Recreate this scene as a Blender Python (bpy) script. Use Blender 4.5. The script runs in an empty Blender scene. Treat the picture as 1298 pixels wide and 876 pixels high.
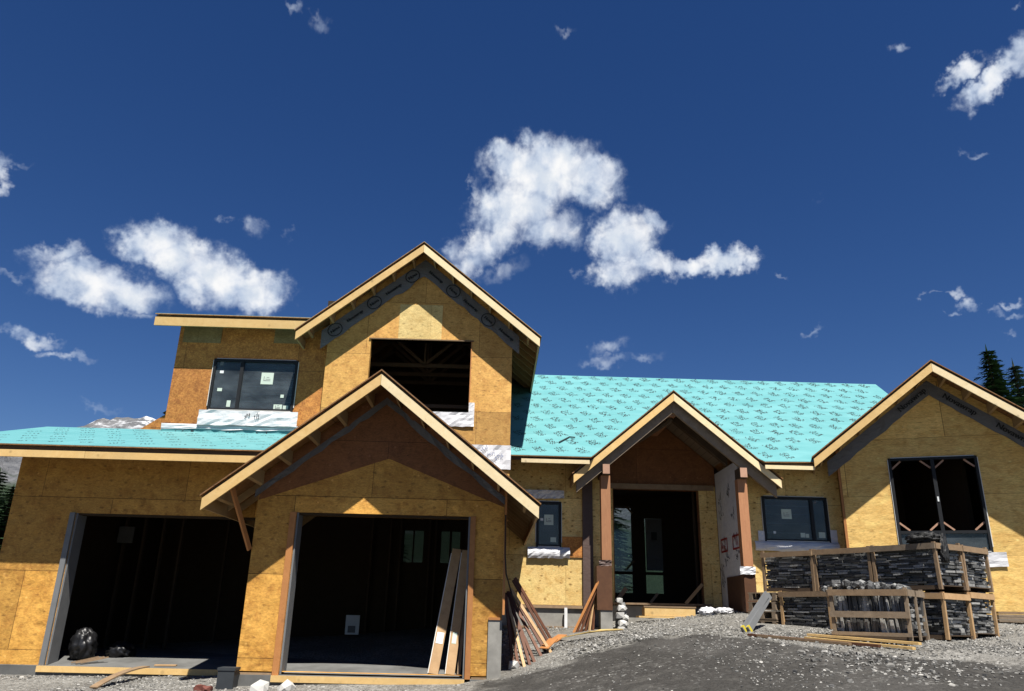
import bpy, math, random
import numpy as np
from mathutils import Vector, Matrix, Euler, noise
from mathutils.geometry import tessellate_polygon
random.seed(7)
ALB=.79
SC=bpy.context.scene
COL=SC.collection
R=math.radians

# ------------------------------------------------------------------ objects
def tag(o,label=None,cat=None,group=None,kind=None):
    if label: o['label']=label
    if cat: o['category']=cat
    if group: o['group']=group
    if kind: o['kind']=kind
    return o
def empty(name,loc,label,cat,group=None,rot=None):
    o=bpy.data.objects.new(name,None); COL.objects.link(o); o.location=loc
    o.empty_display_size=.2
    if rot is not None: o.rotation_euler=rot
    return tag(o,label,cat,group)
ROOTLOC={}
class MB:
    def __init__(s): s.v=[]; s.f=[]; s.m=[]
    def add(s,vs,fs,m=0):
        b=len(s.v); s.v+= [tuple(p) for p in vs]
        for f in fs: s.f.append(tuple(b+i for i in f)); s.m.append(m)
    def box(s,a,b,m=0):
        x0,y0,z0=a; x1,y1,z1=b
        if x0>x1:x0,x1=x1,x0
        if y0>y1:y0,y1=y1,y0
        if z0>z1:z0,z1=z1,z0
        s.add([(x0,y0,z0),(x1,y0,z0),(x1,y1,z0),(x0,y1,z0),(x0,y0,z1),(x1,y0,z1),(x1,y1,z1),(x0,y1,z1)],
              [(0,3,2,1),(4,5,6,7),(0,1,5,4),(1,2,6,5),(2,3,7,6),(3,0,4,7)],m)
        return s
    def beam(s,A,B,w,h,up=(0,0,1),m=0):
        A=Vector(A);B=Vector(B); d=(B-A).normalized(); u=Vector(up)
        sd=d.cross(u)
        if sd.length<1e-4: sd=d.cross(Vector((0,1,0)))
        sd.normalize(); u=sd.cross(d).normalized()
        P=[]
        for q in (A,B):
            for i,j in ((-1,-1),(1,-1),(1,1),(-1,1)): P.append(q+sd*(w/2*i)+u*(h/2*j))
        s.add(P,[(0,1,2,3),(7,6,5,4),(0,4,5,1),(1,5,6,2),(2,6,7,3),(3,7,4,0)],m); return s
    def tube(s,pts,r,n=8,m=0):
        pts=[Vector(p) for p in pts]; b=len(s.v)
        for i,p in enumerate(pts):
            d=(pts[min(i+1,len(pts)-1)]-pts[max(i-1,0)]).normalized()
            a=d.cross(Vector((0,0,1)))
            if a.length<1e-3: a=d.cross(Vector((1,0,0)))
            a.normalize(); c=a.cross(d)
            rr=r[i] if isinstance(r,(list,tuple)) else r
            for k in range(n):
                t=2*math.pi*k/n; s.v.append(tuple(p+a*math.cos(t)*rr+c*math.sin(t)*rr))
        for i in range(len(pts)-1):
            for k in range(n):
                s.f.append((b+i*n+k,b+i*n+(k+1)%n,b+(i+1)*n+(k+1)%n,b+(i+1)*n+k)); s.m.append(m)
        s.f.append(tuple(b+k for k in range(n))[::-1]); s.m.append(m)
        e=b+(len(pts)-1)*n; s.f.append(tuple(e+k for k in range(n))); s.m.append(m)
        return s
    def poly(s,F,pts,n0,n1,holes=(),m=0,zoff=None):
        """extrude a polygon given in (s,z) of frame F between depths n0 and n1; holes are polygons too"""
        loops=[list(pts)]+[list(h) for h in holes]
        flat=[p for l in loops for p in l]
        tris=tessellate_polygon([[Vector((p[0],p[1],0)) for p in l] for l in loops])
        N=len(flat)
        vs=[F(p[0],n0,p[1]) for p in flat]+[F(p[0],n1,p[1]) for p in flat]
        fs=[]
        for t in tris:
            a,b,c=[Vector(flat[i]) for i in t]
            ar=(b.x-a.x)*(c.y-a.y)-(b.y-a.y)*(c.x-a.x)
            if abs(ar)<1e-9: continue
            t=t if ar>0 else (t[0],t[2],t[1])
            fs.append(t); fs.append((t[2]+N,t[1]+N,t[0]+N))
        st=0
        for li,l in enumerate(loops):
            k=len(l); area=sum(l[i][0]*l[(i+1)%k][1]-l[(i+1)%k][0]*l[i][1] for i in range(k))
            ccw=area>0
            if li>0: ccw=not ccw
            for i in range(k):
                j=(i+1)%k; q=(st+i,st+j,st+j+N,st+i+N)
                fs.append(q[::-1] if ccw else q)
            st+=k
        s.add(vs,fs,m); return s
    def build(s,name,mat,parent=None,label=None,kind=None,loc=None,smooth=False):
        me=bpy.data.meshes.new(name)
        off=Vector(ROOTLOC.get(parent.name,(0,0,0))) if parent else Vector(loc or (0,0,0))
        V=[tuple(Vector(p)-off) for p in s.v] if off.length>0 else s.v
        me.from_pydata(V,[],s.f)
        mats=mat if isinstance(mat,(list,tuple)) else [mat]
        for q in mats: me.materials.append(q)
        if len(mats)>1: me.polygons.foreach_set('material_index',s.m)
        if smooth: me.polygons.foreach_set('use_smooth',[True]*len(me.polygons))
        me.update()
        o=bpy.data.objects.new(name,me); COL.objects.link(o)
        if parent:
            o.parent=parent; ROOTLOC[o.name]=off
        elif loc: o.location=loc
        if label: o['label']=label
        if kind: o['kind']=kind
        return o
def root(name,loc,label,cat,group=None):
    o=empty(name,loc,label,cat,group); ROOTLOC[o.name]=loc; return o
def dup(o,parent=None):
    c=o.copy(); COL.objects.link(c)
    if parent: c.parent=parent
    for ch in list(o.children): dup(ch,c)
    return c
def frame(ox,oy,th=0):
    c,sn=math.cos(th),math.sin(th)
    return lambda s,n,z: (ox+s*c+n*sn, oy-s*sn+n*c, z)
F0=frame(0,0)
W=frame(6.71,16.0,R(20))          # right wing, turned 20 degrees
def rect(a,b,c,d): return [(a,c),(b,c),(b,d),(a,d)]

# ------------------------------------------------------------------ materials
class NT:
    def __init__(s,name):
        s.mat=bpy.data.materials.new(name); s.mat.use_nodes=True
        s.t=s.mat.node_tree; s.t.nodes.clear()
        s.out=s.t.nodes.new('ShaderNodeOutputMaterial')
        s.bs=s.t.nodes.new('ShaderNodeBsdfPrincipled'); s.l(s.bs.outputs[0],s.out.inputs[0])
    def l(s,a,b): s.t.links.new(a,b)
    def n(s,typ,ins=None,**kw):
        o=s.t.nodes.new(typ)
        for k,v in kw.items(): setattr(o,k,v)
        for k,v in (ins or {}).items():
            if hasattr(v,'node'): s.l(v,o.inputs[k])
            else: o.inputs[k].default_value=v
        return o
    def obj(s): return s.n('ShaderNodeTexCoord').outputs['Object']
    def math(s,op,a,b=None,c=None,clamp=False):
        o=s.n('ShaderNodeMath',operation=op,use_clamp=clamp)
        for i,v in enumerate((a,b,c)):
            if v is None: continue
            if hasattr(v,'node'): s.l(v,o.inputs[i])
            else: o.inputs[i].default_value=v
        return o.outputs[0]
    def mix(s,f,a,b,mode='MIX'):
        o=s.n('ShaderNodeMix',data_type='RGBA',blend_type=mode)
        for i,v in ((0,f),(6,a),(7,b)):
            if hasattr(v,'node'): s.l(v,o.inputs[i])
            else: o.inputs[i].default_value=v if i==0 else (tuple(v)+(1,))[:4]
        return o.outputs[2]
    def mapv(s,vec,scale=(1,1,1),loc=(0,0,0),rot=(0,0,0)):
        return s.n('ShaderNodeMapping',{'Vector':vec,'Scale':scale,'Location':loc,'Rotation':rot}).outputs[0]
    def noise(s,vec,scale,detail=3,rough=.5,dist=0):
        return s.n('ShaderNodeTexNoise',{'Vector':vec,'Scale':scale,'Detail':detail,'Roughness':rough,'Distortion':dist}).outputs[0]
    def step(s,v,a,b,o0=0,o1=1):
        return s.n('ShaderNodeMapRange',{0:v,1:a,2:b,3:o0,4:o1},clamp=True).outputs[0]
    def bump(s,h,strength=.3,dist=.01):
        b=s.n('ShaderNodeBump',{'Height':h,'Strength':strength,'Distance':dist}); s.l(b.outputs[0],s.bs.inputs['Normal']); return b
    def col(s,c): 
        s.l(s.mix(1.0,c,(ALB,ALB,ALB),'MULTIPLY'),s.bs.inputs['Base Color'])
    def rough(s,v):
        if hasattr(v,'node'): s.l(v,s.bs.inputs['Roughness'])
        else: s.bs.inputs['Roughness'].default_value=v
    def spec(s,v): s.bs.inputs['Specular IOR Level'].default_value=v

def planar(t):
    """(x+y, z) coordinates, so one seam grid serves every upright wall"""
    sp=t.n('ShaderNodeSeparateXYZ',{0:t.obj()})
    u=t.math('ADD',sp.outputs[0],sp.outputs[1])
    return t.n('ShaderNodeCombineXYZ',{0:u,1:sp.outputs[2],2:0.0}).outputs[0]
def sheet(name,c1,c2,c3,bw=2.44,bh=1.22,off=(0.3,.1),stamps=0.0,osb=False,seam=.008,dimple=.35,zband=None):
    t=NT(name); P=planar(t)
    br=t.n('ShaderNodeTexBrick',{'Vector':t.mapv(P,loc=(off[0],off[1],0)),'Color1':(0,0,0,1),'Color2':(1,1,1,1),'Mortar':(.5,.5,.5,1),
        'Scale':1.0,'Mortar Size':seam/2,'Mortar Smooth':.15,'Bias':0.0,'Brick Width':bw,'Row Height':bh},offset=.5)
    tint=t.n('ShaderNodeSeparateColor',{0:br.outputs[0]}).outputs[0]
    if osb:
        st=t.n('ShaderNodeTexVoronoi',{'Vector':t.mapv(P,scale=(1,1.7,1)),'Scale':30.0})
        a=t.n('ShaderNodeSeparateColor',{0:st.outputs['Color']}).outputs[0]
        st2=t.n('ShaderNodeTexVoronoi',{'Vector':t.mapv(P,scale=(1.9,1,1),rot=(0,0,.6)),'Scale':26.0})
        b=t.n('ShaderNodeSeparateColor',{0:st2.outputs['Color']}).outputs[1]
        g=t.math('MULTIPLY_ADD',b,.5,t.math('MULTIPLY',a,.5)); g=t.step(g,.2,.8)
    else:
        g=t.noise(t.mapv(P,scale=(1.1,14,1)),2.2,4,.6,1.2)
        g=t.math('MULTIPLY_ADD',t.noise(P,1.6,3,.6),.9,t.math('MULTIPLY',g,.6)); g=t.step(g,.45,1.0)
    c=t.mix(g,c1,c2)
    c=t.mix(t.math('MULTIPLY',t.step(t.noise(P,5.0,5,.7,.8),.47,.66),.62),c,c3)
    c=t.mix(t.math('MULTIPLY',t.step(t.noise(t.mapv(P,scale=(1,2.2,1)),17,3,.7),.58,.72),.5),c,tuple(v*.7 for v in c3))
    c=t.mix(t.math('MULTIPLY',t.step(t.noise(P,2.4,4,.6,1.5),.52,.68),.45),c,tuple(min(1,v*1.22) for v in c2))
    # knots and plugs
    vo=t.n('ShaderNodeTexVoronoi',{'Vector':t.mapv(P,scale=(1,1.9,1)),'Scale':4.3})
    pick=t.n('ShaderNodeSeparateColor',{0:vo.outputs['Color']})
    kn=t.math('MULTIPLY',t.step(vo.outputs['Distance'],.075,.04),t.math('GREATER_THAN',pick.outputs[0],.45))
    dark=tuple(v*.32 for v in c3)
    if not osb: c=t.mix(t.math('MULTIPLY',kn,.75),c,dark)
    if stamps>0:
        vs=t.n('ShaderNodeTexVoronoi',{'Vector':t.mapv(P,scale=(1,1.8,1),rot=(0,0,.12)),'Scale':4.6,'Randomness':.28})
        wob=t.noise(P,38,2,.6)
        dd=t.math('ADD',vs.outputs['Distance'],t.math('MULTIPLY',wob,.25))
        sm=t.step(dd,.32,.22)
        c=t.mix(t.math('MULTIPLY',sm,stamps),c,tuple(v*.45 for v in c3))
    b1=t.n('ShaderNodeTexVoronoi',{'Vector':P,'Scale':6.5}); b1c=t.n('ShaderNodeSeparateColor',{0:b1.outputs['Color']}).outputs[1]
    if not osb: c=t.mix(t.math('MULTIPLY',t.math('MULTIPLY',t.step(b1.outputs['Distance'],.16,.05),t.math('GREATER_THAN',b1c,.5)),.55),c,tuple(min(1,v*1.35+.05) for v in c2))
    fl=t.n('ShaderNodeTexVoronoi',{'Vector':t.mapv(P,scale=(1,2.6,1),rot=(0,0,.2)),'Scale':34.0}); flc=t.n('ShaderNodeSeparateColor',{0:fl.outputs['Color']}).outputs[0]
    c=t.mix(1.0,c,t.n('ShaderNodeMapRange',{0:flc,1:0.,2:1.,3:.80,4:1.12}).outputs[0],'MULTIPLY')
    # per-sheet tone and seams
    c=t.mix(1.0,c,t.n('ShaderNodeMapRange',{0:tint,1:0.,2:1.,3:.74,4:1.12}).outputs[0],'MULTIPLY')
    c=t.mix(t.math('MULTIPLY',br.outputs['Fac'],.8),c,tuple(v*.18 for v in c3))
    t.col(c); t.rough(.72); t.spec(.3)
    # nail dimples and waviness
    dm=t.n('ShaderNodeTexVoronoi',{'Vector':P,'Scale':4.0})
    h=t.math('MULTIPLY_ADD',t.step(dm.outputs['Distance'],0,.35),.5,t.math('MULTIPLY',t.noise(P,3.0,3,.5),.9))
    h=t.math('SUBTRACT',h,t.math('MULTIPLY',br.outputs['Fac'],.6))
    t.bump(h,dimple,.03)
    return t.mat
def lumber(name,c1,c2,knot=.6,rough=.65,grain=(1,1,1)):
    t=NT(name); P=t.obj()
    oi=t.n('ShaderNodeObjectInfo')
    P2=t.n('ShaderNodeVectorMath',{0:P,1:oi.outputs['Random']},operation='ADD').outputs[0]
    g=t.noise(t.mapv(P2,scale=grain),9,4,.6,.6)
    c=t.mix(t.step(g,.3,.7),c1,c2)
    b=t.noise(P2,2.3,2)
    c=t.mix(t.math('MULTIPLY',t.step(b,.45,.7),.4),c,tuple(v*.75 for v in c2))
    vo=t.n('ShaderNodeTexVoronoi',{'Vector':P2,'Scale':3.4})
    kn=t.step(vo.outputs['Distance'],.13,.07)
    c=t.mix(t.math('MULTIPLY',kn,knot),c,tuple(v*.42 for v in c2))
    c=t.mix(t.math('MULTIPLY',t.step(t.noise(P2,26,3,.6),.6,.7),.35),c,tuple(v*.55 for v in c2))
    c=t.mix(t.math('MULTIPLY',t.step(t.noise(P2,.7,2,.5),.5,.62),.3),c,tuple(min(1,v*1.15) for v in c1))
    c=t.mix(1.0,c,t.n('ShaderNodeMapRange',{0:oi.outputs['Random'],1:0.,2:1.,3:.85,4:1.12}).outputs[0],'MULTIPLY')
    t.col(c); t.rough(rough); t.spec(.3); t.bump(g,.25,.006); return t.mat
def plain(name,c,rough=.6,spec=.4,metal=0,var=.12,scale=6,bump=.15):
    t=NT(name); P=t.obj(); g=t.noise(P,scale,4,.6)
    t.col(t.mix(t.step(g,.3,.7),tuple(v*(1-var) for v in c),tuple(min(1,v*(1+var)) for v in c)))
    t.rough(rough); t.spec(spec); t.bs.inputs['Metallic'].default_value=metal
    if bump: t.bump(g,bump,.01)
    return t.mat
def wrapmat(name,c,wr=.5,rough=.6):
    t=NT(name); P=t.obj()
    g=t.noise(t.mapv(P,scale=(1,1,1.6)),3.5,4,.6,1.5); h=t.noise(P,14,2,.5,.8)
    t.col(t.mix(t.step(g,.3,.7),tuple(v*.86 for v in c),c)); t.rough(rough); t.spec(.35)
    t.bump(t.math('MULTIPLY_ADD',h,.15,g),wr,.025); return t.mat

M={}
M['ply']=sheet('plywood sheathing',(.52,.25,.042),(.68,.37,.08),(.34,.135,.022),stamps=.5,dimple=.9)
M['ply_main']=sheet('stamped plywood sheathing',(.86,.58,.20),(.95,.69,.28),(.64,.36,.09),stamps=.85,dimple=.2,off=(.9,.62))
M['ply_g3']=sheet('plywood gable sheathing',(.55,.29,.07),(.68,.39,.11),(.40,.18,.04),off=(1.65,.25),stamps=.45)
M['ply_wing']=sheet('pale plywood sheathing',(.80,.49,.14),(.92,.62,.21),(.60,.32,.07),off=(.2,.5),stamps=.35)
M['osb']=sheet('orange strand board',(.42,.16,.034),(.64,.28,.065),(.27,.09,.02),osb=True,off=(.5,.62))
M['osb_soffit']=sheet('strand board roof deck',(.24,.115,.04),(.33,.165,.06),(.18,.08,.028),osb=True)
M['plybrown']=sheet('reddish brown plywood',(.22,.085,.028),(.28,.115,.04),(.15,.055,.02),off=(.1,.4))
M['greyply']=sheet('greenish grey plywood patch',(.22,.155,.06),(.29,.21,.09),(.17,.11,.04),seam=0.004)
M['yelply']=sheet('pale yellow plywood patch',(.62,.45,.17),(.70,.53,.22),(.55,.36,.12),seam=0.004,stamps=.5)
M['pale']=lumber('pale spruce board',(.62,.40,.15),(.71,.49,.21))
M['pale2']=lumber('white spruce board',(.76,.60,.34),(.82,.68,.43))
M['sub']=plain('dark brown sub fascia',(.085,.055,.032),.8)
M['raft']=lumber('framing lumber',(.34,.22,.10),(.42,.28,.13),knot=.3)
M['trim']=lumber('orange cedar trim',(.40,.165,.05),(.48,.21,.07),knot=.4)
M['post']=lumber('brown timber post',(.36,.16,.075),(.44,.21,.10),knot=.25,grain=(4,4,.5))
M['beamend']=lumber('pinkish sawn beam',(.42,.24,.16),(.5,.30,.2),knot=.2)
M['greywood']=lumber('weathered grey board',(.20,.15,.10),(.30,.23,.16),knot=.3)
M['weathered']=lumber('weathered brown board',(.22,.145,.085),(.32,.22,.13),knot=.3)
M['darkplank']=lumber('dark red brown plank',(.10,.038,.018),(.15,.06,.03),knot=.2)
M['tanplank']=lumber('tan plank',(.42,.26,.125),(.54,.35,.18),knot=.3)
M['conc']=plain('poured concrete',(.27,.26,.235),.85,.2,var=.25,scale=3.5,bump=.3)
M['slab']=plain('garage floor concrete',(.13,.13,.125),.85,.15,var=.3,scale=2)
M['white']=wrapmat('white building wrap',(.74,.74,.76),.35)
M['greywrap']=wrapmat('grey building wrap',(.17,.17,.175),.9)
M['purplewrap']=wrapmat('dull purple grey wrap',(.10,.065,.055),.4)
M['ped']=lumber('dark brown pedestal plywood',(.085,.036,.016),(.12,.052,.023),knot=.2)  # darker brown than the posts above
M['attic']=plain('darkened inside timber',(.07,.045,.025),.9)  # timber colour darkened to stand in for the dim inside
M['ink']=plain('black printing ink',(.012,.014,.016),.6,var=0,bump=0)
M['redink']=plain('red printing ink',(.35,.02,.02),.6,var=0,bump=0)
M['blueink']=plain('blue printing ink',(.03,.09,.30),.6,var=0,bump=0)
M['black']=plain('black window frame',(.012,.013,.015),.55,.25,var=0,bump=0)
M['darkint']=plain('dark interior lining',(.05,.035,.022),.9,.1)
M['stud']=lumber('interior stud',(.16,.10,.05),(.2,.13,.065),knot=.1)
M['metal']=plain('grey metal track',(.17,.175,.18),.6,.3,.1,var=.08)
M['pvc']=plain('white plastic pipe',(.75,.75,.75),.4)
M['sticker']=plain('pale green sticker',(.55,.64,.55),.6,var=.04,bump=0)
M['stickerw']=plain('white sticker',(.75,.78,.78),.6,var=.04,bump=0)
M['strip']=plain('pale flange strip',(.70,.70,.66),.5,var=.05,bump=0)
def glass():
    t=NT('dark window glass'); t.t.nodes.remove(t.bs)
    tr=t.n('ShaderNodeBsdfTransparent',{0:(.42,.48,.5,1)}); gl=t.n('ShaderNodeBsdfGlossy',{0:(1,.93,.82,1),1:.03})
    P=t.obj(); b=t.n('ShaderNodeBump',{'Height':t.noise(t.mapv(P,scale=(.5,.5,1)),1.3,1),'Strength':.12,'Distance':.05}); t.l(b.outputs[0],gl.inputs['Normal'])
    fr=t.n('ShaderNodeFresnel',{0:1.55})
    mx=t.n('ShaderNodeMixShader',{0:t.math('MULTIPLY_ADD',fr.outputs[0],.75,.0)}); t.l(tr.outputs[0],mx.inputs[1]); t.l(gl.outputs[0],mx.inputs[2])
    df=t.n('ShaderNodeBsdfDiffuse',{0:(.42,.50,.56,1)}); dust=t.step(t.noise(t.mapv(P,scale=(1,1,2.5)),1.6,4,.6),.3,.7,.035,.13)  # pale diffuse film put in to lighten the panes like a reflection
    m2=t.n('ShaderNodeMixShader',{0:dust}); t.l(mx.outputs[0],m2.inputs[1]); t.l(df.outputs[0],m2.inputs[2]); t.l(m2.outputs[0],t.out.inputs[0]); return t.mat
M['glass']=glass()
def dimmed(name,c):  # tint put in to dim the daylight through the rear panes
    t=NT(name); t.t.nodes.remove(t.bs); tr=t.n('ShaderNodeBsdfTransparent',{0:tuple(c)+(1,)}); gl=t.n('ShaderNodeBsdfGlossy',{0:(.8,.9,1,1),1:.1})
    mx=t.n('ShaderNodeMixShader',{0:.04}); t.l(tr.outputs[0],mx.inputs[1]); t.l(gl.outputs[0],mx.inputs[2]); t.l(mx.outputs[0],t.out.inputs[0]); return t.mat
M['tinted']=dimmed('tinted rear glass',(.27,.29,.31)); M['tinted2']=dimmed('lightly tinted rear glass',(.55,.6,.64))
def turq(name,z=True):
    t=NT(name); P=t.obj(); sp=t.n('ShaderNodeSeparateXYZ',{0:P})
    g=t.noise(t.mapv(P,scale=(1,2.5,2.5)),1.4,4,.55,.6)
    c=t.mix(t.step(g,.3,.7),(.095,.30,.315),(.135,.36,.375))
    fr=t.math('FRACT',t.math('MULTIPLY',sp.outputs[2],1.35))
    ln=t.step(fr,.035,.0)
    c=t.mix(t.math('MULTIPLY',ln,.55),c,(.03,.2,.22))
    t.col(c); t.rough(.55); t.spec(.3)
    h=t.math('MULTIPLY_ADD',t.noise(t.mapv(P,scale=(.6,2,2)),5,3,.6,1.),.5,g); t.bump(t.math('SUBTRACT',h,t.math('MULTIPLY',ln,.6)),.45,.03)
    return t.mat
M['felt']=plain('dark brown roofing felt',(.09,.06,.04),.85,var=.25,scale=3)
M['faint']=plain('pale pane streaks',(.6,.6,.6),.8)
M['turq']=turq('turquoise roof underlayment')
def tng():
    t=NT('grey brown tongue and groove boards'); P=t.obj(); sp=t.n('ShaderNodeSeparateXYZ',{0:P})
    fr=t.math('FRACT',t.math('MULTIPLY',sp.outputs[2],9.0)); ln=t.step(fr,.12,.0)
    g=t.noise(t.mapv(P,scale=(3,.4,3)),6,3)
    c=t.mix(g,(.17,.125,.085),(.26,.20,.14)); t.col(t.mix(t.math('MULTIPLY',ln,.8),c,(.02,.015,.01))); t.rough(.6); t.bump(ln,-.4,.02); return t.mat
M['tng']=tng()
def slate(name,a,b,pw=1.6):
    t=NT(name); geo=t.n('ShaderNodeNewGeometry'); rp=geo.outputs['Random Per Island']
    g=t.noise(t.obj(),30,3,.6)
    c=t.mix(t.math('POWER',rp,pw),a,b); c=t.mix(1.0,c,t.n('ShaderNodeMapRange',{0:g,1:.3,2:.7,3:.7,4:1.2}).outputs[0],'MULTIPLY')
    t.col(c); t.rough(.6); t.spec(.4); t.bump(g,.5,.01); return t.mat
M['slate']=slate('dark slate ledge stone',(.045,.045,.045),(.40,.395,.375),2.0)
M['rubble']=slate('grey stone rubble',(.05,.05,.05),(.30,.30,.29),2.0)
M['stone']=slate('mixed gravel stones',(.10,.097,.088),(.46,.445,.41),2.0)
M['darkstone']=slate('dark gravel stones',(.04,.04,.04),(.24,.235,.22))
M['bag']=plain('black plastic bag',(.008,.008,.009),.4,.4,var=0,scale=9,bump=.6)
M['net']=plain('black netting',(.02,.02,.02),.6,.3,var=.3,scale=40,bump=.8)
M['yel']=plain('yellow paint',(.5,.4,.03),.6)
M['bark']=plain('spruce bark',(.07,.05,.035),.9)
def needle(name,a,b):
    t=NT(name); rp=t.n('ShaderNodeNewGeometry').outputs['Random Per Island']
    t.col(t.mix(rp,a,b)); t.rough(.7); t.spec(.2); return t.mat
M['needle']=needle('dark spruce needles',(.022,.05,.02),(.06,.12,.045))
M['needleb']=needle('blue spruce needles',(.05,.09,.07),(.11,.17,.13))
# ------------------------------------------------------------------ the house
HL=(1.0,16.0,1.0)
H=root('unfinished_house',HL,'timber house under construction with bare plywood walls, steep gables and turquoise roof underlay','house')

def text_tris(s,size):
    cu=bpy.data.curves.new('lettering','FONT'); cu.body=s; cu.size=size; cu.align_x='CENTER'; cu.align_y='CENTER'
    o=bpy.data.objects.new('lettering',cu); COL.objects.link(o)
    bpy.context.view_layer.update()
    me=bpy.data.meshes.new_from_object(o.evaluated_get(bpy.context.evaluated_depsgraph_get()))
    vs=[tuple(v.co) for v in me.vertices]; fs=[tuple(p.vertices) for p in me.polygons]
    bpy.data.objects.remove(o); bpy.data.curves.remove(cu); bpy.data.meshes.remove(me)
    return vs,fs
def put_text(mb,F,s,size,cs,cz,n,ang,m=0,bold=.0,shear=0):
    vs,fs=text_tris(s,size); c,sn=math.cos(ang),math.sin(ang)
    for k in range(1 if not bold else 3):
        dx=(k-1)*bold if bold else 0
        mb.add([F(cs+(x+dx+shear*y)*c-y*sn, n-.0004*k, cz+(x+dx+shear*y)*sn+y*c) for x,y,_ in vs],fs,m)
def ring(mb,F,cs,cz,n,r0,r1,m=0,k=22,sq=1.0,ang=0):
    vs=[];c_,s_=math.cos(ang),math.sin(ang)
    for i in range(k):
        a=2*math.pi*i/k
        for r in (r0,r1):
            x,y=math.cos(a)*r,math.sin(a)*r*sq; vs.append(F(cs+x*c_-y*s_,n,cz+x*s_+y*c_))
    mb.add(vs,[(2*i,2*i+1,(2*i+3)%(2*k),(2*i+2)%(2*k)) for i in range(k)],m)
def scribble(mb,F,s0,z0,n,w,h,rng,m=0,ang=0,th=.012):
    """unreadable printed strokes, one line of them"""
    k=max(3,int(w/(h*.75))); c,sn=math.cos(ang),math.sin(ang)
    def P(x,z): return (s0+x*c-z*sn, z0+x*sn+z*c)
    for i in range(k):
        x=i*w/k
        for q in range(rng.randint(2,3)):
            a=(x+rng.uniform(0,.6)*w/k, rng.uniform(0,h)); b=(a[0]+rng.uniform(-.3,.6)*w/k, a[1]+rng.choice((-1,1))*rng.uniform(.4,.9)*h)
            d=Vector((b[0]-a[0],b[1]-a[1])); d.normalize(); pn=Vector((-d.y,d.x))*th/2
            pts=[P(a[0]-pn.x,a[1]-pn.y),P(b[0]-pn.x,b[1]-pn.y),P(b[0]+pn.x,b[1]+pn.y),P(a[0]+pn.x,a[1]+pn.y)]
            mb.add([F(p[0],n,p[1]) for p in pts],[(0,1,2,3)],m)

def half(cs,zt,hw,sl,a,b,sd,start=0.0):
    """half chevron: vertical offsets a (upper) and b (lower) below the roof surface"""
    e=cs+sd*hw; c=cs+sd*start
    p=[(e,zt-sl*hw-b),(c,zt-sl*start-b),(c,zt-sl*start-a),(e,zt-sl*hw-a)]
    return p if sd<0 else p[::-1]

def gable_roof(F,cs,zt,hw,sl,nf,nb,nw,sws,label,tops=True,pale=(.075,.25),over=.018,eave_n=None,lookL=True,lookR=True,step=.42,top='felt'):
    """F frame; cs apex position; zt apex height; nf/nb front and back depth; nw wall depth; sws wall sides"""
    mb=MB()
    L=hw+.03
    ch=[(cs-L,zt-sl*L-.022),(cs,zt-.022),(cs+L,zt-sl*L-.022),(cs+L,zt-sl*L-.004),(cs,zt-.004),(cs-L,zt-sl*L-.004)]
    mb.poly(F,ch,nf-.02,nb)
    rf=mb.build('roof',M['osb_soffit'],H,label)
    mu=MB(); L=hw+.036
    ch=[(cs-L,zt-sl*L-.003),(cs,zt-.003),(cs+L,zt-sl*L-.003),(cs+L,zt-sl*L+.004),(cs,zt+.004),(cs-L,zt-sl*L+.004)]
    mu.poly(F,ch,nf-.012,nb); mu.build('underlayment',M[top],rf)
    for sd in (-1,1):
        b=MB().poly(F,half(cs,zt,hw,sl,.023,pale[0]+.012,sd,.0),nf+.042,nf+.075); b.build('sub_fascia',M['sub'],rf)
        b=MB().poly(F,half(cs,zt,hw,sl,pale[0],pale[1],sd,.002),nf,nf+.038)
        b.build('rake_board',M['pale'] if sd<0 else M['pale2'],rf)
        # eave fascia along the side
        e=cs+sd*hw; z=zt-sl*hw
        b=MB().poly(F,rect(min(e,e-sd*.035),max(e,e-sd*.035),z-.22,z-.03),nf+.08,nb); b.build('eave_board',M['raft'],rf)
        # rafter tails outside the wall
        se=sws[0] if sd<0 else sws[1]; d0=abs(se-cs); n=nw+.25; i=0
        while n<nb-.1 and i<12:
            P=[(se,zt-sl*d0-.16),(se,zt-sl*d0-.024),(e-sd*.04,z+sl*.04-.024),(e-sd*.04,z+sl*.04-.16)]
            if sd<0: P=P[::-1]
            MB().poly(F,P[::-1],n,n+.04).build('rafter_tail',M['raft'],rf); n+=.45; i+=1
        if (sd<0 and lookL) or (sd>0 and lookR):
            d=step*.55
            while d<hw-.12:
                a=cs+sd*d; P=[(a-.019,zt-sl*abs(a-.019-cs)-.225),(a+.019,zt-sl*abs(a+.019-cs)-.225),(a+.019,zt-sl*abs(a+.019-cs)-.024),(a-.019,zt-sl*abs(a-.019-cs)-.024)]
                MB().poly(F,P,nf+.077,nw-.003).build('lookout',M['raft'],rf); d+=step
    # (no ladder board: the lookouts run into the wall)
    for sd in ():
        MB().poly(F,half(cs,zt,abs(sws[0]-cs)+.25,sl,.024,.165,sd,.0),nw-.06,nw-.022).build('ladder_board',M['raft'],rf)
    return rf

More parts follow.
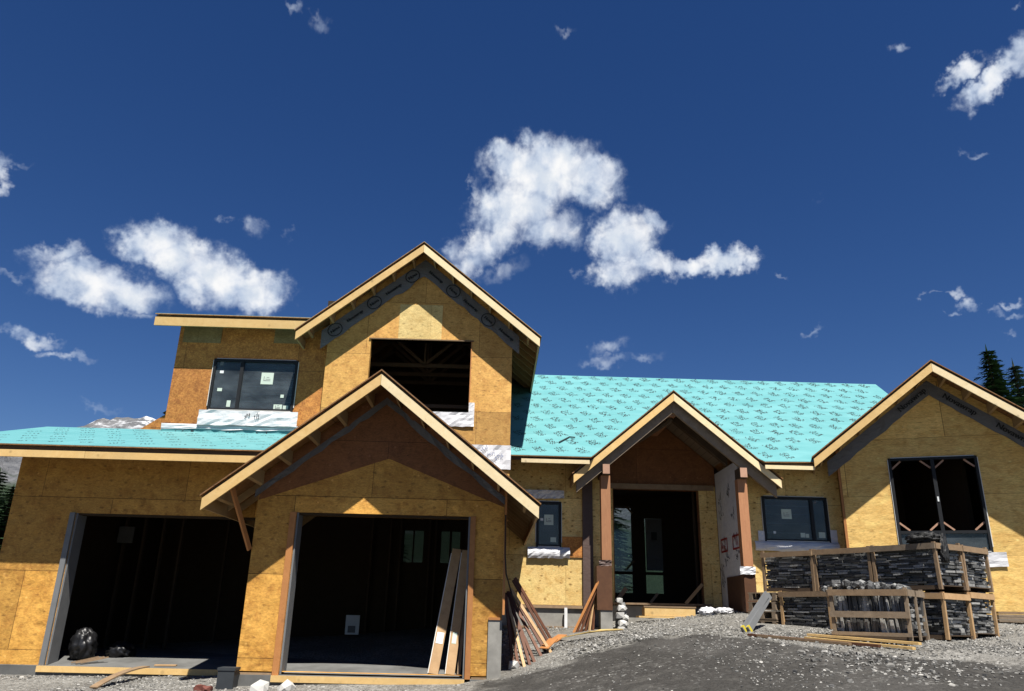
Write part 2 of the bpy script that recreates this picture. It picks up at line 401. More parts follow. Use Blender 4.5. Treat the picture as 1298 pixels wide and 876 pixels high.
def wall(F,outer,holes,n,t,mat,label=None,name='wall'):
    return MB().poly(F,outer,n,n+t,holes).build(name,mat,H,label)
def sidewall(F,s,t,n0,n1,z0,z1,mat,label=None,z1b=None):
    """a wall running in depth at position s"""
    mb=MB(); zb=z1 if z1b is None else z1b
    v=[F(s,n0,z0),F(s+t,n0,z0),F(s+t,n1,z0),F(s,n1,z0),F(s,n0,z1),F(s+t,n0,z1),F(s+t,n1,zb),F(s,n1,zb)]
    mb.add(v,[(0,3,2,1),(4,5,6,7),(0,1,5,4),(1,2,6,5),(2,3,7,6),(3,0,4,7)])
    return mb.build('wall',mat,H,label)
def gpoly(sL,sR,z0,cs,zt,sl,drop=.03):
    return [(sL,z0),(sR,z0),(sR,zt-sl*abs(sR-cs)-drop),(cs,zt-drop),(sL,zt-sl*abs(sL-cs)-drop)]

# ---- garage: long eave wall on the left
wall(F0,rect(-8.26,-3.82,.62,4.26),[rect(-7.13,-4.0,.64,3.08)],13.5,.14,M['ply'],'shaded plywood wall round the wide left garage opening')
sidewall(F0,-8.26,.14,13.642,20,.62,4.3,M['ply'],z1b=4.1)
# ---- garage: projecting gable wall
G2=dict(cs=-1.87,zt=5.25,hw=2.53,sl=.80)
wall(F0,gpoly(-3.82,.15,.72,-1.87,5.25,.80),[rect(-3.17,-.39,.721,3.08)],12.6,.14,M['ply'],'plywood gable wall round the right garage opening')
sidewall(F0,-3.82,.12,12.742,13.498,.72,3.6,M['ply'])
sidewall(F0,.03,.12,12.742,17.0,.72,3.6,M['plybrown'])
gable_roof(F0,-1.87,5.25,2.53,.80,11.75,17.0,12.6,(-3.82,.15),'steep low gable roof over the right garage opening')
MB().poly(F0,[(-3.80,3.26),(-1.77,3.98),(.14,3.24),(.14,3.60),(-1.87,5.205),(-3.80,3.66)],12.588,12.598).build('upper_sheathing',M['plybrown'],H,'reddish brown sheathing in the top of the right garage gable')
# garage low roof
def lowroof(s0,s1,n0,z0,sl,nr,nb,pale,marks,label,hb=None):
    mb=MB(); zr=z0+sl*(nr-n0); zb=zr-sl*(nb-nr)
    P=[(n0-.02,z0-.024),(nr,zr-.022),(nb,zb-.022),(nb,zb-.004),(nr,zr-.004),(n0-.02,z0-.006)]
    FX=lambda s,n,z:(n,s,z)   # polygon lives in (depth, height), extruded along X
    mb.poly(FX,P,s0,s1); rf=mb.build('roof',M['osb_soffit'],H,label)
    P=[(n0-.012,z0-.004),(nr,zr-.003),(nb,zb-.003),(nb,zb+.004),(nr,zr+.004),(n0-.012,z0+.003)]
    MB().poly(FX,P,s0-.006,s1+.006).build('underlayment',M['turq'],rf)
    MB().box((s0,n0+.045,z0-pale[0]-.012),(s1,n0+.08,z0-.026)).build('sub_fascia',M['sub'],rf)
    q=s0; rr=random.Random(int(abs(s0)*10))
    while q<s1-.3:
        e=min(s1,q+rr.uniform(2.4,3.6)); dn_=rr.uniform(-.004,.004); o_=rr.uniform(-.004,.004)
        MB().box((q+.002,n0+o_,z0-pale[1]+dn_),(e-.002,n0+.036+o_,z0-pale[0]+dn_)).build('fascia_board',M['pale' if rr.random()<.6 else 'pale2'],rf); q=e
    n=0; x=s0+.3
    while x<s1 and n<14:
        zz=lambda nn: z0+sl*(nn-n0)
        MB().poly(FX,[(n0+.085,zz(n0+.085)-.16),(n0+1.0,zz(n0+1.0)-.16),(n0+1.0,zz(n0+1.0)-.026),(n0+.085,zz(n0+.085)-.026)],x,x+.04).build('rafter_tail',M['raft'],rf); x+=.61; n+=1
    return rf
gr=lowroof(-9.6,-2.6,12.67,4.08,.30,16.3,20.4,(.10,.215),0,'low sloped turquoise roof over the left garage opening')
# sheathed cricket beside the upper storey
MB().poly(F0,[(-8.02,5.02),(-7.04,5.02),(-7.04,5.70)],16.5,18.2).build('cricket',M['osb'],H,'small triangle of bare orange strand board left of the upper storey')
MB().poly(F0,[(-7.10,5.67),(-7.04,5.64),(-7.04,5.76),(-7.30,5.58)],16.46,18.2).build('cricket_cap',M['sub'],H)

# ---- upper storey left block
wall(F0,rect(-7.02,-3.73,4.3,7.52),[rect(-6.17,-4.36,5.55,6.70)],16.0,.14,M['osb'],'orange strand board wall of the upper storey')
sidewall(F0,-7.02,.14,16.142,20,4.4,7.6,M['osb'],z1b=7.9)
for a,b,c,d in ((-6.93,-6.1,7.06,7.44),(-4.95,-4.3,7.1,7.46)):
    MB().box((a,15.988,c),(b,15.998,d)).build('plywood_patch',M['greyply'],H)
ur=lowroof(-7.42,-4.1,15.58,7.56,.22,18.6,20.4,(.08,.27),0,'flat looking roof edge of the upper storey')
# ---- tall gable
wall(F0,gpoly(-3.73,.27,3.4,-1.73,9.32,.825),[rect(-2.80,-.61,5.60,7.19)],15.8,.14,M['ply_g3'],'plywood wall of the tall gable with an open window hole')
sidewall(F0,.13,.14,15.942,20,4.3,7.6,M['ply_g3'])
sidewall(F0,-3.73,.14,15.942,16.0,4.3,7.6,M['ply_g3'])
g3=gable_roof(F0,-1.73,9.32,2.57,.825,15.28,20.3,15.8,(-3.73,.27),'tallest gable roof above the open upper window hole',top='turq')
MB().box((-2.22,15.788,7.20),(-1.28,15.798,8.02)).build('plywood_patch',M['yelply'],H,'pale yellow plywood patch above the open window hole')
# window buck
b=MB()
b.box((-2.84,15.77,7.19),(-.57,15.94,7.215)); b.build('window_header',M['stud'],H)
b=MB().box((-.625,15.79,5.60),(-.605,15.95,7.19)); b.build('window_buck',M['trim'],H)
# ---- main wall
wall(F0,[(.15,1.82),(2.50,1.82),(2.50,5.10),(2.1,4.80),(1.9,5.42),(.15,5.42)],[rect(.90,1.44,2.99,3.96)],17.0,.14,M['ply_main'],'stamped plywood wall left of the entrance')
wall(F0,[(5.401,1.82),(7.62,1.82),(7.62,5.42),(5.8,5.42),(5.401,4.88)],[rect(5.86,7.30,3.23,4.20)],17.0,.14,M['ply_main'],'stamped plywood wall right of the entrance')
mr=None
def mainroof():
    FX=lambda s,n,z:(n,s,z); n0,z0,sl,nr,nb=16.05,4.80,.755,20.0,23.95
    zr=z0+sl*(nr-n0); s0,s1=.2,10.32
    zp=lambda n: z0+sl*(min(n,nr)-n0)-sl*max(0,n-nr)
    # plan outline: notched where the porch gable and the wing run into it
    plan=[(s0,n0-.02),(1.99,n0-.02),(3.83,18.08),(5.67,n0-.02),(6.77,n0+.02),(10.32,18.72),(s1,nr),(s0,nr)]
    back=[(s0,nr),(s1,nr),(s1,nb),(s0,nb)]
    def sheetplan(name,mat,par,lo,hi,lab=None):
        mb=MB()
        for pl in (plan,back):
            tr=tessellate_polygon([[Vector((p[0],p[1],0)) for p in pl]]); k=len(pl)
            vs=[(p[0],p[1],zp(p[1])+hi) for p in pl]+[(p[0],p[1],zp(p[1])+lo) for p in pl]; fs=[]
            for t in tr:
                A,B,C=[Vector(pl[i]) for i in t]
                if (B.x-A.x)*(C.y-A.y)-(B.y-A.y)*(C.x-A.x)<0: t=(t[0],t[2],t[1])
                fs+= [t,(t[2]+k,t[1]+k,t[0]+k)]
            fs+=[(i,i+k,(i+1)%k+k,(i+1)%k) for i in range(k)]
            mb.add(vs,fs)
        return mb.build(name,mat,par,lab)
    rf=sheetplan('roof',M['osb_soffit'],H,-.022,-.004,'large turquoise main roof with rows of black print')
    u=sheetplan('underlayment',M['turq'],rf,-.0035,.004)
    for a_,b_ in ((s0,1.98),(5.68,6.75)):
        MB().box((a_,n0+.05,z0-.10),(b_,n0+.085,z0-.032)).build('sub_fascia',M['sub'],rf)
        MB().box((max(a_,s0+.32),n0,z0-.165),(b_-.02,n0+.036,z0-.085)).build('fascia_board',M['pale2'],rf)
    x=s0+.3
    while x<6.8:
        if 1.85<x<5.8: x+=.61; continue
        zz=lambda nn: z0+sl*(nn-n0)
        MB().poly(FX,[(n0+.09,zz(n0+.09)-.17),(17.0,zz(17.0)-.17),(17.0,zz(17.0)-.026),(n0+.09,zz(n0+.09)-.032)],x,x+.04).build('rafter_tail',M['raft'],rf); x+=.61
    # printed marks in staggered rows
    rng=random.Random(3); mb=MB()
    FS=lambda s,n,d: (s, n0+d*math.cos(math.atan(sl)), z0+d*math.sin(math.atan(sl))+.008+n)
    Ls=math.hypot(3.95,3.95*sl); r=0; d=.28
    while d<Ls-.15:
        x=s0+.25+(.27 if r%2 else 0)+rng.uniform(-.03,.03)
        while x<s1-.3:
            yy=n0+d*math.cos(math.atan(sl))
            if yy<18.35-abs(x-3.83)*1.1 or (x>6.3 and (yy-16.3)<.711*(x-6.4)): x+=.50; continue
            w=rng.uniform(.22,.26)
            for q in range(3): scribble(mb,FS,x-w/2+q*.045,d-q*.075,0,w*(.7 if q==1 else .9),.05,rng,0,ang=.40,th=.0135)
            x+=.46
        d+=.41; r+=1
    mb.build('printed_marks',M['ink'],rf,kind='stuff')
    # marks on garage roof
    mb=MB(); FS2=lambda s,n,d:(s,12.67+d*.958,4.08+d*.287+.008)
    d=.4; r=0
    while d<3.6:
        x=-9.2+(r%2)*.27
        while x<-3.2: scribble(mb,FS2,x,d,0,.26,.08,rng,0,ang=.4,th=.016); x+=.52
        d+=.5; r+=1
    mb.build('printed_marks',M['ink'],gr,kind='stuff')
    return rf
mr=mainroof()
MB().tube([(1.35,16.5,5.18),(1.6,16.75,5.36),(1.72,16.7,5.34)],.015,6).build('loose_strap',M['ink'],H)
# ---- right wing
wall(W,gpoly(.55,4.45,1.80,2.5,6.86,.77),[rect(1.52,3.20,3.0,4.95)],.8,.14,M['ply_wing'],'plywood wall of the right wing with a tall window hole')
sidewall(W,.55,.14,.942,4.19,1.80,5.35,M['ply_wing']); sidewall(W,4.31,.14,.942,4.19,1.80,5.35,M['ply_wing'])
wr_=gable_roof(W,2.5,6.86,2.5,.77,0,6.0,.8,(.55,4.45),'gable roof of the angled right wing')
wall(W,gpoly(.55,4.45,1.80,2.5,6.86,.77),[],4.2,.14,M['darkint'])
MB().poly(W,rect(.7,4.3,1.84,1.9),.95,4.19).build('floor_slab',M['weathered'],H)
MB().box(W(1.9,.785,5.62)[:2]+(5.62,),(W(1.9,.785,5.62)[0]+.01,W(1.9,.785,5.62)[1]+.01,5.63)).build('nail_plate',M['metal'],H)
# corner trim where the wing meets the main wall
MB().poly(W,rect(.50,.55,1.82,5.2),.79,.95).build('corner_board',M['trim'],H)

# ---- building wrap under the gables
def wrapstrip(F,cs,zt,sl,n,a,b,Ls,Rs,mat,wob=.02,seed=1):
    rng=random.Random(seed); out=[]
    for sd,L in ((-1,Ls),(1,Rs)):
        if L<=0: continue
        top=[];bot=[]; k=14
        for i in range(k+1):
            d=L*i/k; top.append((cs+sd*d,zt-sl*d-a)); bot.append((cs+sd*d,zt-sl*d-b+rng.uniform(-wob,wob)*(1 if 0<i<k else 0)))
        vs=[F(p[0],n+rng.uniform(-.006,.006),p[1]) for p in top]+[F(p[0],n+rng.uniform(-.03,.0),p[1]) for p in bot]
        vs2=[F(p[0],n+.006+0,p[1]) for p in top]+[F(p[0],n+.006,p[1]) for p in bot]
        mb=MB(); f=[(i,i+1,k+2+i,k+1+i) for i in range(k)]
        mb.add(vs,f); out.append(mb.build('wrap_strip',mat,H))
    return out
st=wrapstrip(F0,-1.73,9.32,.825,15.785,.20,.62,2.15,2.15,M['greywrap'],.045,2)
def on_rake(cs,zt,sl,sd,d,off): return cs+sd*d, zt-sl*d-off
for sd,o in zip((-1,1),st):
    an=math.atan(.825)*(-sd)
    for i,d in enumerate((.26,.66,1.06,1.46,1.86)):
        s_,z_=on_rake(-1.73,9.32,.825,sd,d,.42); mb=MB()
        if i%2==(0 if sd<0 else 1):
            ring(mb,F0,s_,z_,15.745,.15,.172,ang=an,sq=.85); put_text(mb,F0,'Nova',.10,s_,z_,15.745,an,bold=.006); mb.build('printed_logo',M['ink'],o)
        else: put_text(mb,F0,'Novawrap',.095,s_,z_,15.745,an,bold=.008); mb.build('printed_lettering',M['ink'],o)
st=wrapstrip(W,2.5,6.86,.77,.785,.23,.56,2.2,2.6,M['greywrap'],.02,5)
for sd,o in zip((-1,1),st):
    an=math.atan(.77)*(-sd)
    for d in ((.55,1.45) if sd>0 else (.35,)):
        mb=MB(); s_,z_=on_rake(2.5,6.86,.77,sd,d,.385); put_text(mb,W,'Novawrap',.17,s_,z_,.745,an,bold=.006); mb.build('printed_lettering',M['ink'],o)
wrapstrip(F0,-1.87,5.25,.80,12.585,.235,.36,2.0,2.05,M['greywrap'],.03,9)
# white wrap below the openings
def crumple(F,s0,s1,z0,z1,n,mat,seed,name='wrap_sheet',amp=.02,label=None,k=16,j=5,par=None,bulge=0):
    rng=random.Random(seed); vs=[]
    for b in range(j+1):
        for a in range(k+1):
            s_=s0+(s1-s0)*a/k; z_=z0+(z1-z0)*b/j
            if b==0: z_+=rng.uniform(-.012,.012)
            vs.append(F(s_,n-.008-rng.uniform(0,amp)-bulge*math.sin(math.pi*min(1,(b+.4)/(j+.4)))**.6,z_))
    mb=MB(); mb.add(vs,[(b*(k+1)+a,b*(k+1)+a+1,(b+1)*(k+1)+a+1,(b+1)*(k+1)+a) for b in range(j) for a in range(k)])
    # turned edges give the sheet a body
    return mb.build(name,mat,par or H,label)
c=crumple(F0,-6.30,-4.22,5.22,5.54,15.93,M['white'],3,amp=.03)
for x_,q in ((-5.32,1),(-5.12,2)): mb=MB(); scribble(mb,F0,x_,5.38,15.885,.11,.07,random.Random(q)); mb.build('printed_lettering',M['ink'],c)
crumple(F0,-7.05,-3.73,5.13,5.24,15.97,M['white'],4,amp=.02)
u=crumple(F0,-7.05,-3.73,4.90,5.14,15.98,M['turq'],6,name='underlay_upturn',amp=.01)
mb=MB(); rng=random.Random(8)
for x in (-6.75,-5.75,-5.05,-4.4): scribble(mb,F0,x,4.99,15.955,.3,.10,rng,th=.02)
mb.box((-6.42,15.95,4.93),(-6.36,15.96,5.10)); mb.build('printed_marks',M['ink'],u)
crumple(F0,-1.75,-.50,5.30,5.60,15.78,M['white'],11,amp=.02)
crumple(F0,-.62,-.50,5.60,5.82,15.785,M['white'],12,amp=.01,k=3)
c=crumple(F0,-1.2,.29,4.42,4.92,15.78,M['white'],13,amp=.03)
rng=random.Random(5)
for x,z in ((-.2,4.7),(-.02,4.62),(-.35,4.8)): mb=MB(); scribble(mb,F0,x,z,15.735,.18,.05,rng,ang=.3,th=.008); mb.build('printed_lettering',M['blueink'],c)
crumple(F0,.72,1.62,2.76,2.99,16.98,M['white'],14,amp=.02,bulge=.07)
crumple(F0,5.62,7.45,3.02,3.23,16.98,M['white'],15,amp=.02,bulge=.07)
crumple(F0,7.30,7.45,3.23,3.5,16.985,M['white'],16,amp=.01,k=3); crumple(F0,5.72,5.86,3.23,3.45,16.985,M['white'],17,amp=.01,k=3)
crumple(W,1.35,3.42,2.72,3.0,.785,M['white'],18,amp=.015)
crumple(F0,.62,1.5,4.02,4.2,16.96,M['white'],19,amp=.05,label='crumpled white wrap over the small window')

# ---- windows
def window(F,s0,s1,z0,z1,n,mulls,label,stick=(),fr=.055,glass=True,rail=None,strips=True):
    P=MB(); f=fr
    P.poly(F,rect(s0,s1,z0,z1),n-.035,n+.10,[rect(s0+f,s1-f,z0+f,z1-f)])
    for m_ in mulls: P.poly(F,rect(m_-.035,m_+.035,z0+f+.001,z1-f-.001),n-.032,n+.06)
    if rail: P.poly(F,rect(s0+f+.001,s1-f-.001,rail-.03,rail+.03),n-.03,n+.05)
    w=P.build('window',M['black'],H,label)
    e=[s0+f]+[m for m in mulls for _ in (0,1)]+[s1-f]; xs=[]
    for i in range(0,len(e),2): xs.append((e[i]+(.036 if i else .001),e[i+1]-(.036 if i+2<len(e) else .001)))
    if glass:
        for a,b in xs: MB().poly(F,rect(a,b,z0+f+.001,z1-f-.001),n+.005,n+.011).build('pane',M['glass'],w)
    elif rail:
        for a,b in xs: MB().poly(F,rect(a,b,z0+f+.001,rail-.031),n+.005,n+.011).build('pane',M['glass'],w)
    if strips:
        g=.014
        for q in (rect(s0-g-.004,s0-.004,z0+.1,z1-.03),rect(s1+.004,s1+.004+g,z0+.1,z1-.03),rect(s0+.05,s1-.05,z1+.003,z1+.003+g)):
            MB().poly(F,q,n-.02,n-.001).build('flange_strip',M['strip'],w)
        MB().poly(F,rect(s0+.04,s1-.04,z0+.006,z0+.02),n-.042,n-.0355).build('flange_strip',M['strip'],w)
    for a,b,c,d,m_ in stick: 
        k=MB().poly(F,rect(a,b,c,d),n-.002,n+.0035).build('sticker',M[m_],w)
        if b-a>.16:
            q=MB(); cx,cz=(a+b)/2,(c+d)/2; hw_=(b-a)*.28
            for rr in (rect(cx-hw_,cx-hw_+.012,cz-hw_*.6,cz+hw_*.6),rect(cx-hw_,cx+hw_,cz-hw_*.6-.012,cz-hw_*.6),rect(cx-hw_*.4,cx+hw_,cz-.02,cz-.01),rect(cx-hw_*.2,cx+hw_*.6,cz+.02,cz+.03)): q.poly(F,rr,n-.0035,n-.0025)
            q.build('printed_drawing',M['metal'],w)
    return w
window(F0,-6.17,-4.36,5.55,6.70,16.0,[-5.55],'two pane black window in the orange upper wall',
  [(-5.12,-4.86,6.16,6.42,'sticker'),(-6.02,-5.94,6.38,6.44,'stickerw'),(-5.78,-5.70,5.64,5.78,'sticker'),(-4.78,-4.60,5.62,5.72,'sticker'),(-4.58,-4.47,5.62,5.70,'sticker'),(-4.66,-4.59,5.87,5.94,'sticker'),(-6.02,-5.92,5.98,6.05,'sticker'),(-6.04,-5.97,6.56,6.64,'metal')])
window(F0,.90,1.44,2.99,3.96,17.0,[],'small single pane black window beside the garage gable',[(1.07,1.27,3.46,3.68,'sticker'),(1.21,1.33,3.10,3.20,'sticker'),(.99,1.05,3.55,3.60,'stickerw')])
window(F0,5.86,7.30,3.23,4.20,17.0,[6.95],'two pane black window behind the stone crates',[(6.28,6.50,3.72,3.93,'sticker'),(6.66,6.76,3.33,3.43,'sticker'),(6.77,6.84,3.33,3.41,'sticker'),(7.06,7.20,3.33,3.45,'sticker'),(6.07,6.12,3.40,3.45,'stickerw'),(7.02,7.08,4.06,4.12,'metal')])
ww=window(W,1.52,3.20,3.0,4.95,.8,[2.36],'tall unglazed black window with corner braces in the right wing',[],glass=False,rail=3.40,fr=.05)
for a,b in ((1.57,2.325),(2.395,3.15)):
    for (x,z,dx,dz) in ((a,3.43,1,1),(b,3.43,-1,1),(a,4.90,1,-1),(b,4.90,-1,-1)):
        MB().beam(W(x+dx*.005,.83,z+dz*.17),W(x+dx*.19,.83,z+dz*.01),.025,.035,up=(0,0,1)).build('corner_brace',M['beamend'],ww)
MB().poly(W,rect(2.345,2.375,4.02,4.12),.755,.767).build('sticker',M['stickerw'],ww)

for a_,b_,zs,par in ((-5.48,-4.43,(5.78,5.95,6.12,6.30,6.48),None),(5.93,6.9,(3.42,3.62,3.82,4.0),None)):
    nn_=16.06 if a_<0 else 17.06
    for z_ in zs: MB().box((a_,nn_,z_),(b_,nn_+.012,z_+.014)).build('pane_streak',M['faint'],H)  # pale strips added behind the glass to draw the panes' light streaks
# ---- garage openings: trims, tracks, sills
def opening(s0,s1,z0,z1,n,leftw,rightw):
    if leftw: MB().box((s0-.10,n-.04,z0-.10),(s0-.002,n-.002,z1)).build('jamb_trim',M['trim'],H)
    if rightw: MB().box((s1+.002,n-.04,z0-.14),(s1+.085,n-.002,z1)).build('jamb_trim',M['trim'],H)
    for a,b in ((s0+.002,s0+.03),(s1-.03,s1-.002)):
        MB().box((a,n+.0,z0+.002),(b,n+.30,z1-.004)).build('jamb_track',M['metal'],H)
    MB().box((s0+.031,n+.02,z1-.03),(s1-.031,n+.2,z1-.003)).build('header_lining',M['darkint'],H)
    MB().box((s0-.1,n-.075,z0-.10),(s1+.002,n-.042,z0-.01)).build('sill_board',M['pale'],H)
opening(-7.13,-4.0,.68,3.08,13.5,False,False)
opening(-3.17,-.39,.68,3.08,12.6,True,True)
MB().box((-7.22,13.455,.64),(-7.135,13.497,3.08)).build('jamb_trim',M['metal'],H)
# bottom plates and foundations
MB().box((-8.26,13.49,.60),(-7.23,13.6,.675)).build('bottom_plate',M['weathered'],H)
MB().box((-3.80,12.57,.58),(-3.28,12.66,.70)).build('bottom_plate',M['weathered'],H)
MB().box((-.29,12.57,.60),(-.06,12.66,.70)).build('bottom_plate',M['weathered'],H)
MB().box((.20,16.96,1.755),(2.50,17.1,1.815)).build('bottom_plate',M['weathered'],H)
fd=MB(); fd.box((-8.30,13.47,.1),(-7.13,13.62,.598)); fd.box((-8.3,13.63,.1),(-8.14,20,.6)); fd.build('foundation',M['conc'],H)
MB().box((-3.82,12.59,.1),(-.02,12.70,.575)).build('foundation',M['conc'],H)
MB().box((-.055,12.565,.45),(.155,12.76,1.52)).build('foundation_pier',M['conc'],H,'grey concrete pier at the right corner of the garage')
MB().box((-.055,12.55,1.522),(.155,12.78,1.56)).build('pier_cap',M['trim'],H)
MB().box((.02,12.77,.5),(.15,17,.73)).build('foundation',M['conc'],H)
MB().box((.15,17.01,.9),(2.50,17.16,1.752)).build('foundation',M['conc'],H,'long low concrete foundation left of the entrance')
MB().box((2.36,18.3,1.1),(5.25,18.54,1.858)).build('foundation',M['conc'],H)
MB().box((5.42,17.02,1.1),(7.6,17.16,1.812)).build('foundation',M['conc'],H)
MB().poly(W,rect(.5,4.5,1.2,1.795),.81,.95).build('foundation',M['conc'],H)
MB().box((.25,16.93,1.36),(2.4,17.005,1.40)).build('footing_board',M['weathered'],H)
MB().box((1.50,16.88,1.33),(1.56,16.94,1.77)).build('drain_pipe',M['pvc'],H)
# garage slab and house floor
FX_=lambda s,n,z:(n,s,z)
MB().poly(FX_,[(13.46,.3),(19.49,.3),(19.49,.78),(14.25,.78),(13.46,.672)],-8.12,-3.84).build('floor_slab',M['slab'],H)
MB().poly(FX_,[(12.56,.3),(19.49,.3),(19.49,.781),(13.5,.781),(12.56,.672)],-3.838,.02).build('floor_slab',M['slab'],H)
MB().box((.3,18.56,1.0),(10.18,22.98,1.93)).build('floor_slab',M['weathered'],H)
MB().box((.3,17.17,1.0),(2.34,18.55,1.93)).build('floor_slab',M['weathered'],H)
MB().box((5.42,17.17,1.0),(10.18,18.55,1.93)).build('floor_slab',M['weathered'],H)
MB().box((2.805,18.36,1.865),(4.815,18.55,1.925)).build('threshold',M['weathered'],H)
# interiors: back walls with openings, floors above
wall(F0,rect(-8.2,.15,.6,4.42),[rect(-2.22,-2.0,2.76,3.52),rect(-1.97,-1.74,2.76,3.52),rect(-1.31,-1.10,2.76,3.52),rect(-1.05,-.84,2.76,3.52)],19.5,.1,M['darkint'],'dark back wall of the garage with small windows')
MB().box((-8.115,13.66,.79),(-8.10,19.4,4.2)).build('shade_sheet',M['darkint'],H)  # dark sheet added over the inner wall to deepen the garage shade
for a_,b_ in ((-2.22,-2.0),(-1.97,-1.74),(-1.31,-1.10),(-1.05,-.84)): MB().box((a_+.001,19.53,2.761),(b_-.001,19.54,3.519)).build('rear_pane',M['tinted'],H)
for a_,b_,c_,d_ in ((3.42,4.02,2.86,4.72),(3.42,4.02,2.27,2.78),(4.40,4.91,2.86,4.38),(4.40,4.91,2.27,2.78)): MB().box((a_+.001,23.03,c_+.001),(b_-.001,23.04,d_-.001)).build('rear_pane',M['tinted2'],H)
MB().box((-7.0,16.15,4.32),(.12,20,4.40)).build('upper_floor',M['darkint'],H)
wall(F0,gpoly(-3.8,.3,4.3,-1.73,9.32,.825),[],20.02,.1,M['darkint']); wall(F0,rect(-7.05,-3.81,4.3,7.85),[],20.02,.1,M['darkint'])
MB().box((-3.9,16.15,7.3),(-3.74,20,8.2)).build('wall',M['darkint'],H)
for x in (-6.2,-5.2,-4.55): MB().box((x,18.4,.68),(x+.04,18.5,4.3)).build('interior_stud',M['attic'],H)
for x in (-7.9,-7.5,-7.1,-6.7): MB().box((x,17.0,.68),(x+.04,17.1,4.3)).build('interior_stud',M['attic'],H)
for x in (-3.0,-2.55,-2.3,-1.6,-1.45,-.7): MB().box((x,19.3,.68),(x+.045,19.4,4.3)).build('interior_stud',M['attic'],H)
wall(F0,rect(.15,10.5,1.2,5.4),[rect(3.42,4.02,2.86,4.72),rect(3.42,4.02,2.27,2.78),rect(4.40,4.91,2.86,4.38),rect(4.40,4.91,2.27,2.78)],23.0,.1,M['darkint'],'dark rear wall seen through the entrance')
MB().box((4.42,22.95,2.90),(4.90,22.97,4.36)).build('window_film',M['greywrap'],H)
MB().box((4.58,22.93,3.75),(4.74,22.949,3.98)).build('film_patch',M['ink'],H)
MB().beam((3.82,22.9,2.9),(4.05,22.9,3.15),.03,.05).build('brace',M['stud'],H); MB().beam((3.85,22.9,4.7),(4.04,22.9,4.5),.03,.05).build('brace',M['stud'],H)
sidewall(F0,10.2,.1,16.6,23,1.2,5.3,M['darkint'])
MB().box((.3,18.56,5.0),(6.9,22.9,5.04)).build('ceiling',M['darkint'],H)
MB().box((.3,17.2,5.0),(2.3,18.55,5.04)).build('ceiling',M['darkint'],H)
MB().box((5.45,17.2,5.0),(6.9,18.55,5.04)).build('ceiling',M['darkint'],H)
for x in (4.95,5.3,5.6): MB().box((x,19.4,1.93),(x+.04,19.5,5.0)).build('interior_stud',M['attic'],H)
# roof trusses seen through the tall gable's window hole
for n in (17.0,17.7,18.4):
    t=MB()
    t.beam((-3.6,n,7.0),(.1,n,7.0),.04,.09); t.beam((-3.6,n,7.05),(-1.73,n,8.6),.04,.09); t.beam((.1,n,7.05),(-1.73,n,8.6),.04,.09)
    t.beam((-1.73,n,7.0),(-1.73,n,8.6),.04,.07); t.beam((-1.73,n,7.02),(-2.7,n,7.85),.04,.07); t.beam((-1.73,n,7.02),(-.8,n,7.85),.04,.07)
    t.build('roof_truss',M['attic'],H)
MB().box((-2.8,16.6,5.9),(-.6,16.64,5.98)).build('ledger',M['attic'],H)
# diagonal brace and post at the garage gable
MB().beam((-4.06,12.0,3.36),(-3.84,12.56,2.48),.035,.08).build('brace',M['trim'],H)
MB().box((.155,12.45,1.6),(.19,12.52,3.62)).build('brace',M['trim'],H)

# ---- porch over the recessed entrance
PC=3.83
pr=gable_roof(F0,PC,6.33,2.2,.84,16.15,18.5,16.8,(2.22,5.36),'steep gable roof of the entrance porch',pale=(.07,.235),lookL=False,lookR=False)
for sd in (-1,1):
    MB().poly(F0,half(PC,6.33,2.13,.84,.20,.47,sd,.0),16.28,16.36).build('rake_timber',M['greywood'],pr)
    MB().poly(F0,half(PC,6.33,1.42,.84,.03,.055,sd,.05),16.37,18.38).build('soffit',M['tng'],pr)
    MB().poly(F0,half(PC,6.33,1.40,.84,.06,.26,sd,.09),17.2,17.34).build('rafter',M['sub'],pr)
for s_ in (2.33,5.26):
    MB().box((s_-.075,16.22,4.46),(s_+.075,17.0 if s_<3 else 16.59,4.68)).build('side_beam',M['sub'],pr)
    MB().box((s_-.073,16.206,4.47),(s_+.073,16.219,4.67)).build('beam_end',M['beamend'],pr)
MB().poly(F0,[(PC-.075,5.80),(PC+.075,5.80),(PC+.075,6.0),(PC,6.08),(PC-.075,6.0)],16.4,18.38).build('ridge_beam',M['post'],pr)
MB().poly(F0,[(PC-.073,5.80),(PC+.073,5.80),(PC+.073,5.98),(PC,6.06),(PC-.073,5.98)],16.386,16.399).build('beam_end',M['beamend'],pr)
MB().tube([(PC,16.5,5.78),(PC-.06,16.65,5.72),(PC-.32,16.9,5.58),(PC-.6,17.2,5.42)],.055,6).build('curved_brace',M['sub'],pr)
# recessed door wall and the sides of the recess
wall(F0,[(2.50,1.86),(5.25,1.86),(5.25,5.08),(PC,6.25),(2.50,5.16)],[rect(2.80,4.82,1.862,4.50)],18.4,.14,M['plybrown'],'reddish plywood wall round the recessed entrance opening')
MB().box((4.84,18.385,1.87),(5.24,18.396,4.6)).build('plywood_patch',M['ply_main'],H)
MB().box((2.51,18.385,1.87),(2.78,18.396,4.6)).build('plywood_patch',M['ply_main'],H)
MB().box((2.6,18.33,4.50),(5.2,18.383,4.62)).build('door_header',M['weathered'],H)
sidewall(F0,2.36,.139,17.142,18.54,1.4,5.1,M['ply_main'])
for x in (2.33,5.26): MB().box((x-.10,16.36,2.60),(x+.10,16.56,4.455)).build('porch_post',M['post'],H)
MB().box((2.11,16.30,1.735),(2.42,16.62,2.59)).build('post_pedestal',M['ped'],H)
MB().box((2.18,16.32,1.1),(2.42,16.60,1.73)).build('foundation_pier',M['conc'],H)
MB().box((5.14,16.34,1.76),(5.38,16.58,2.50)).build('post_pedestal',M['ped'],H)
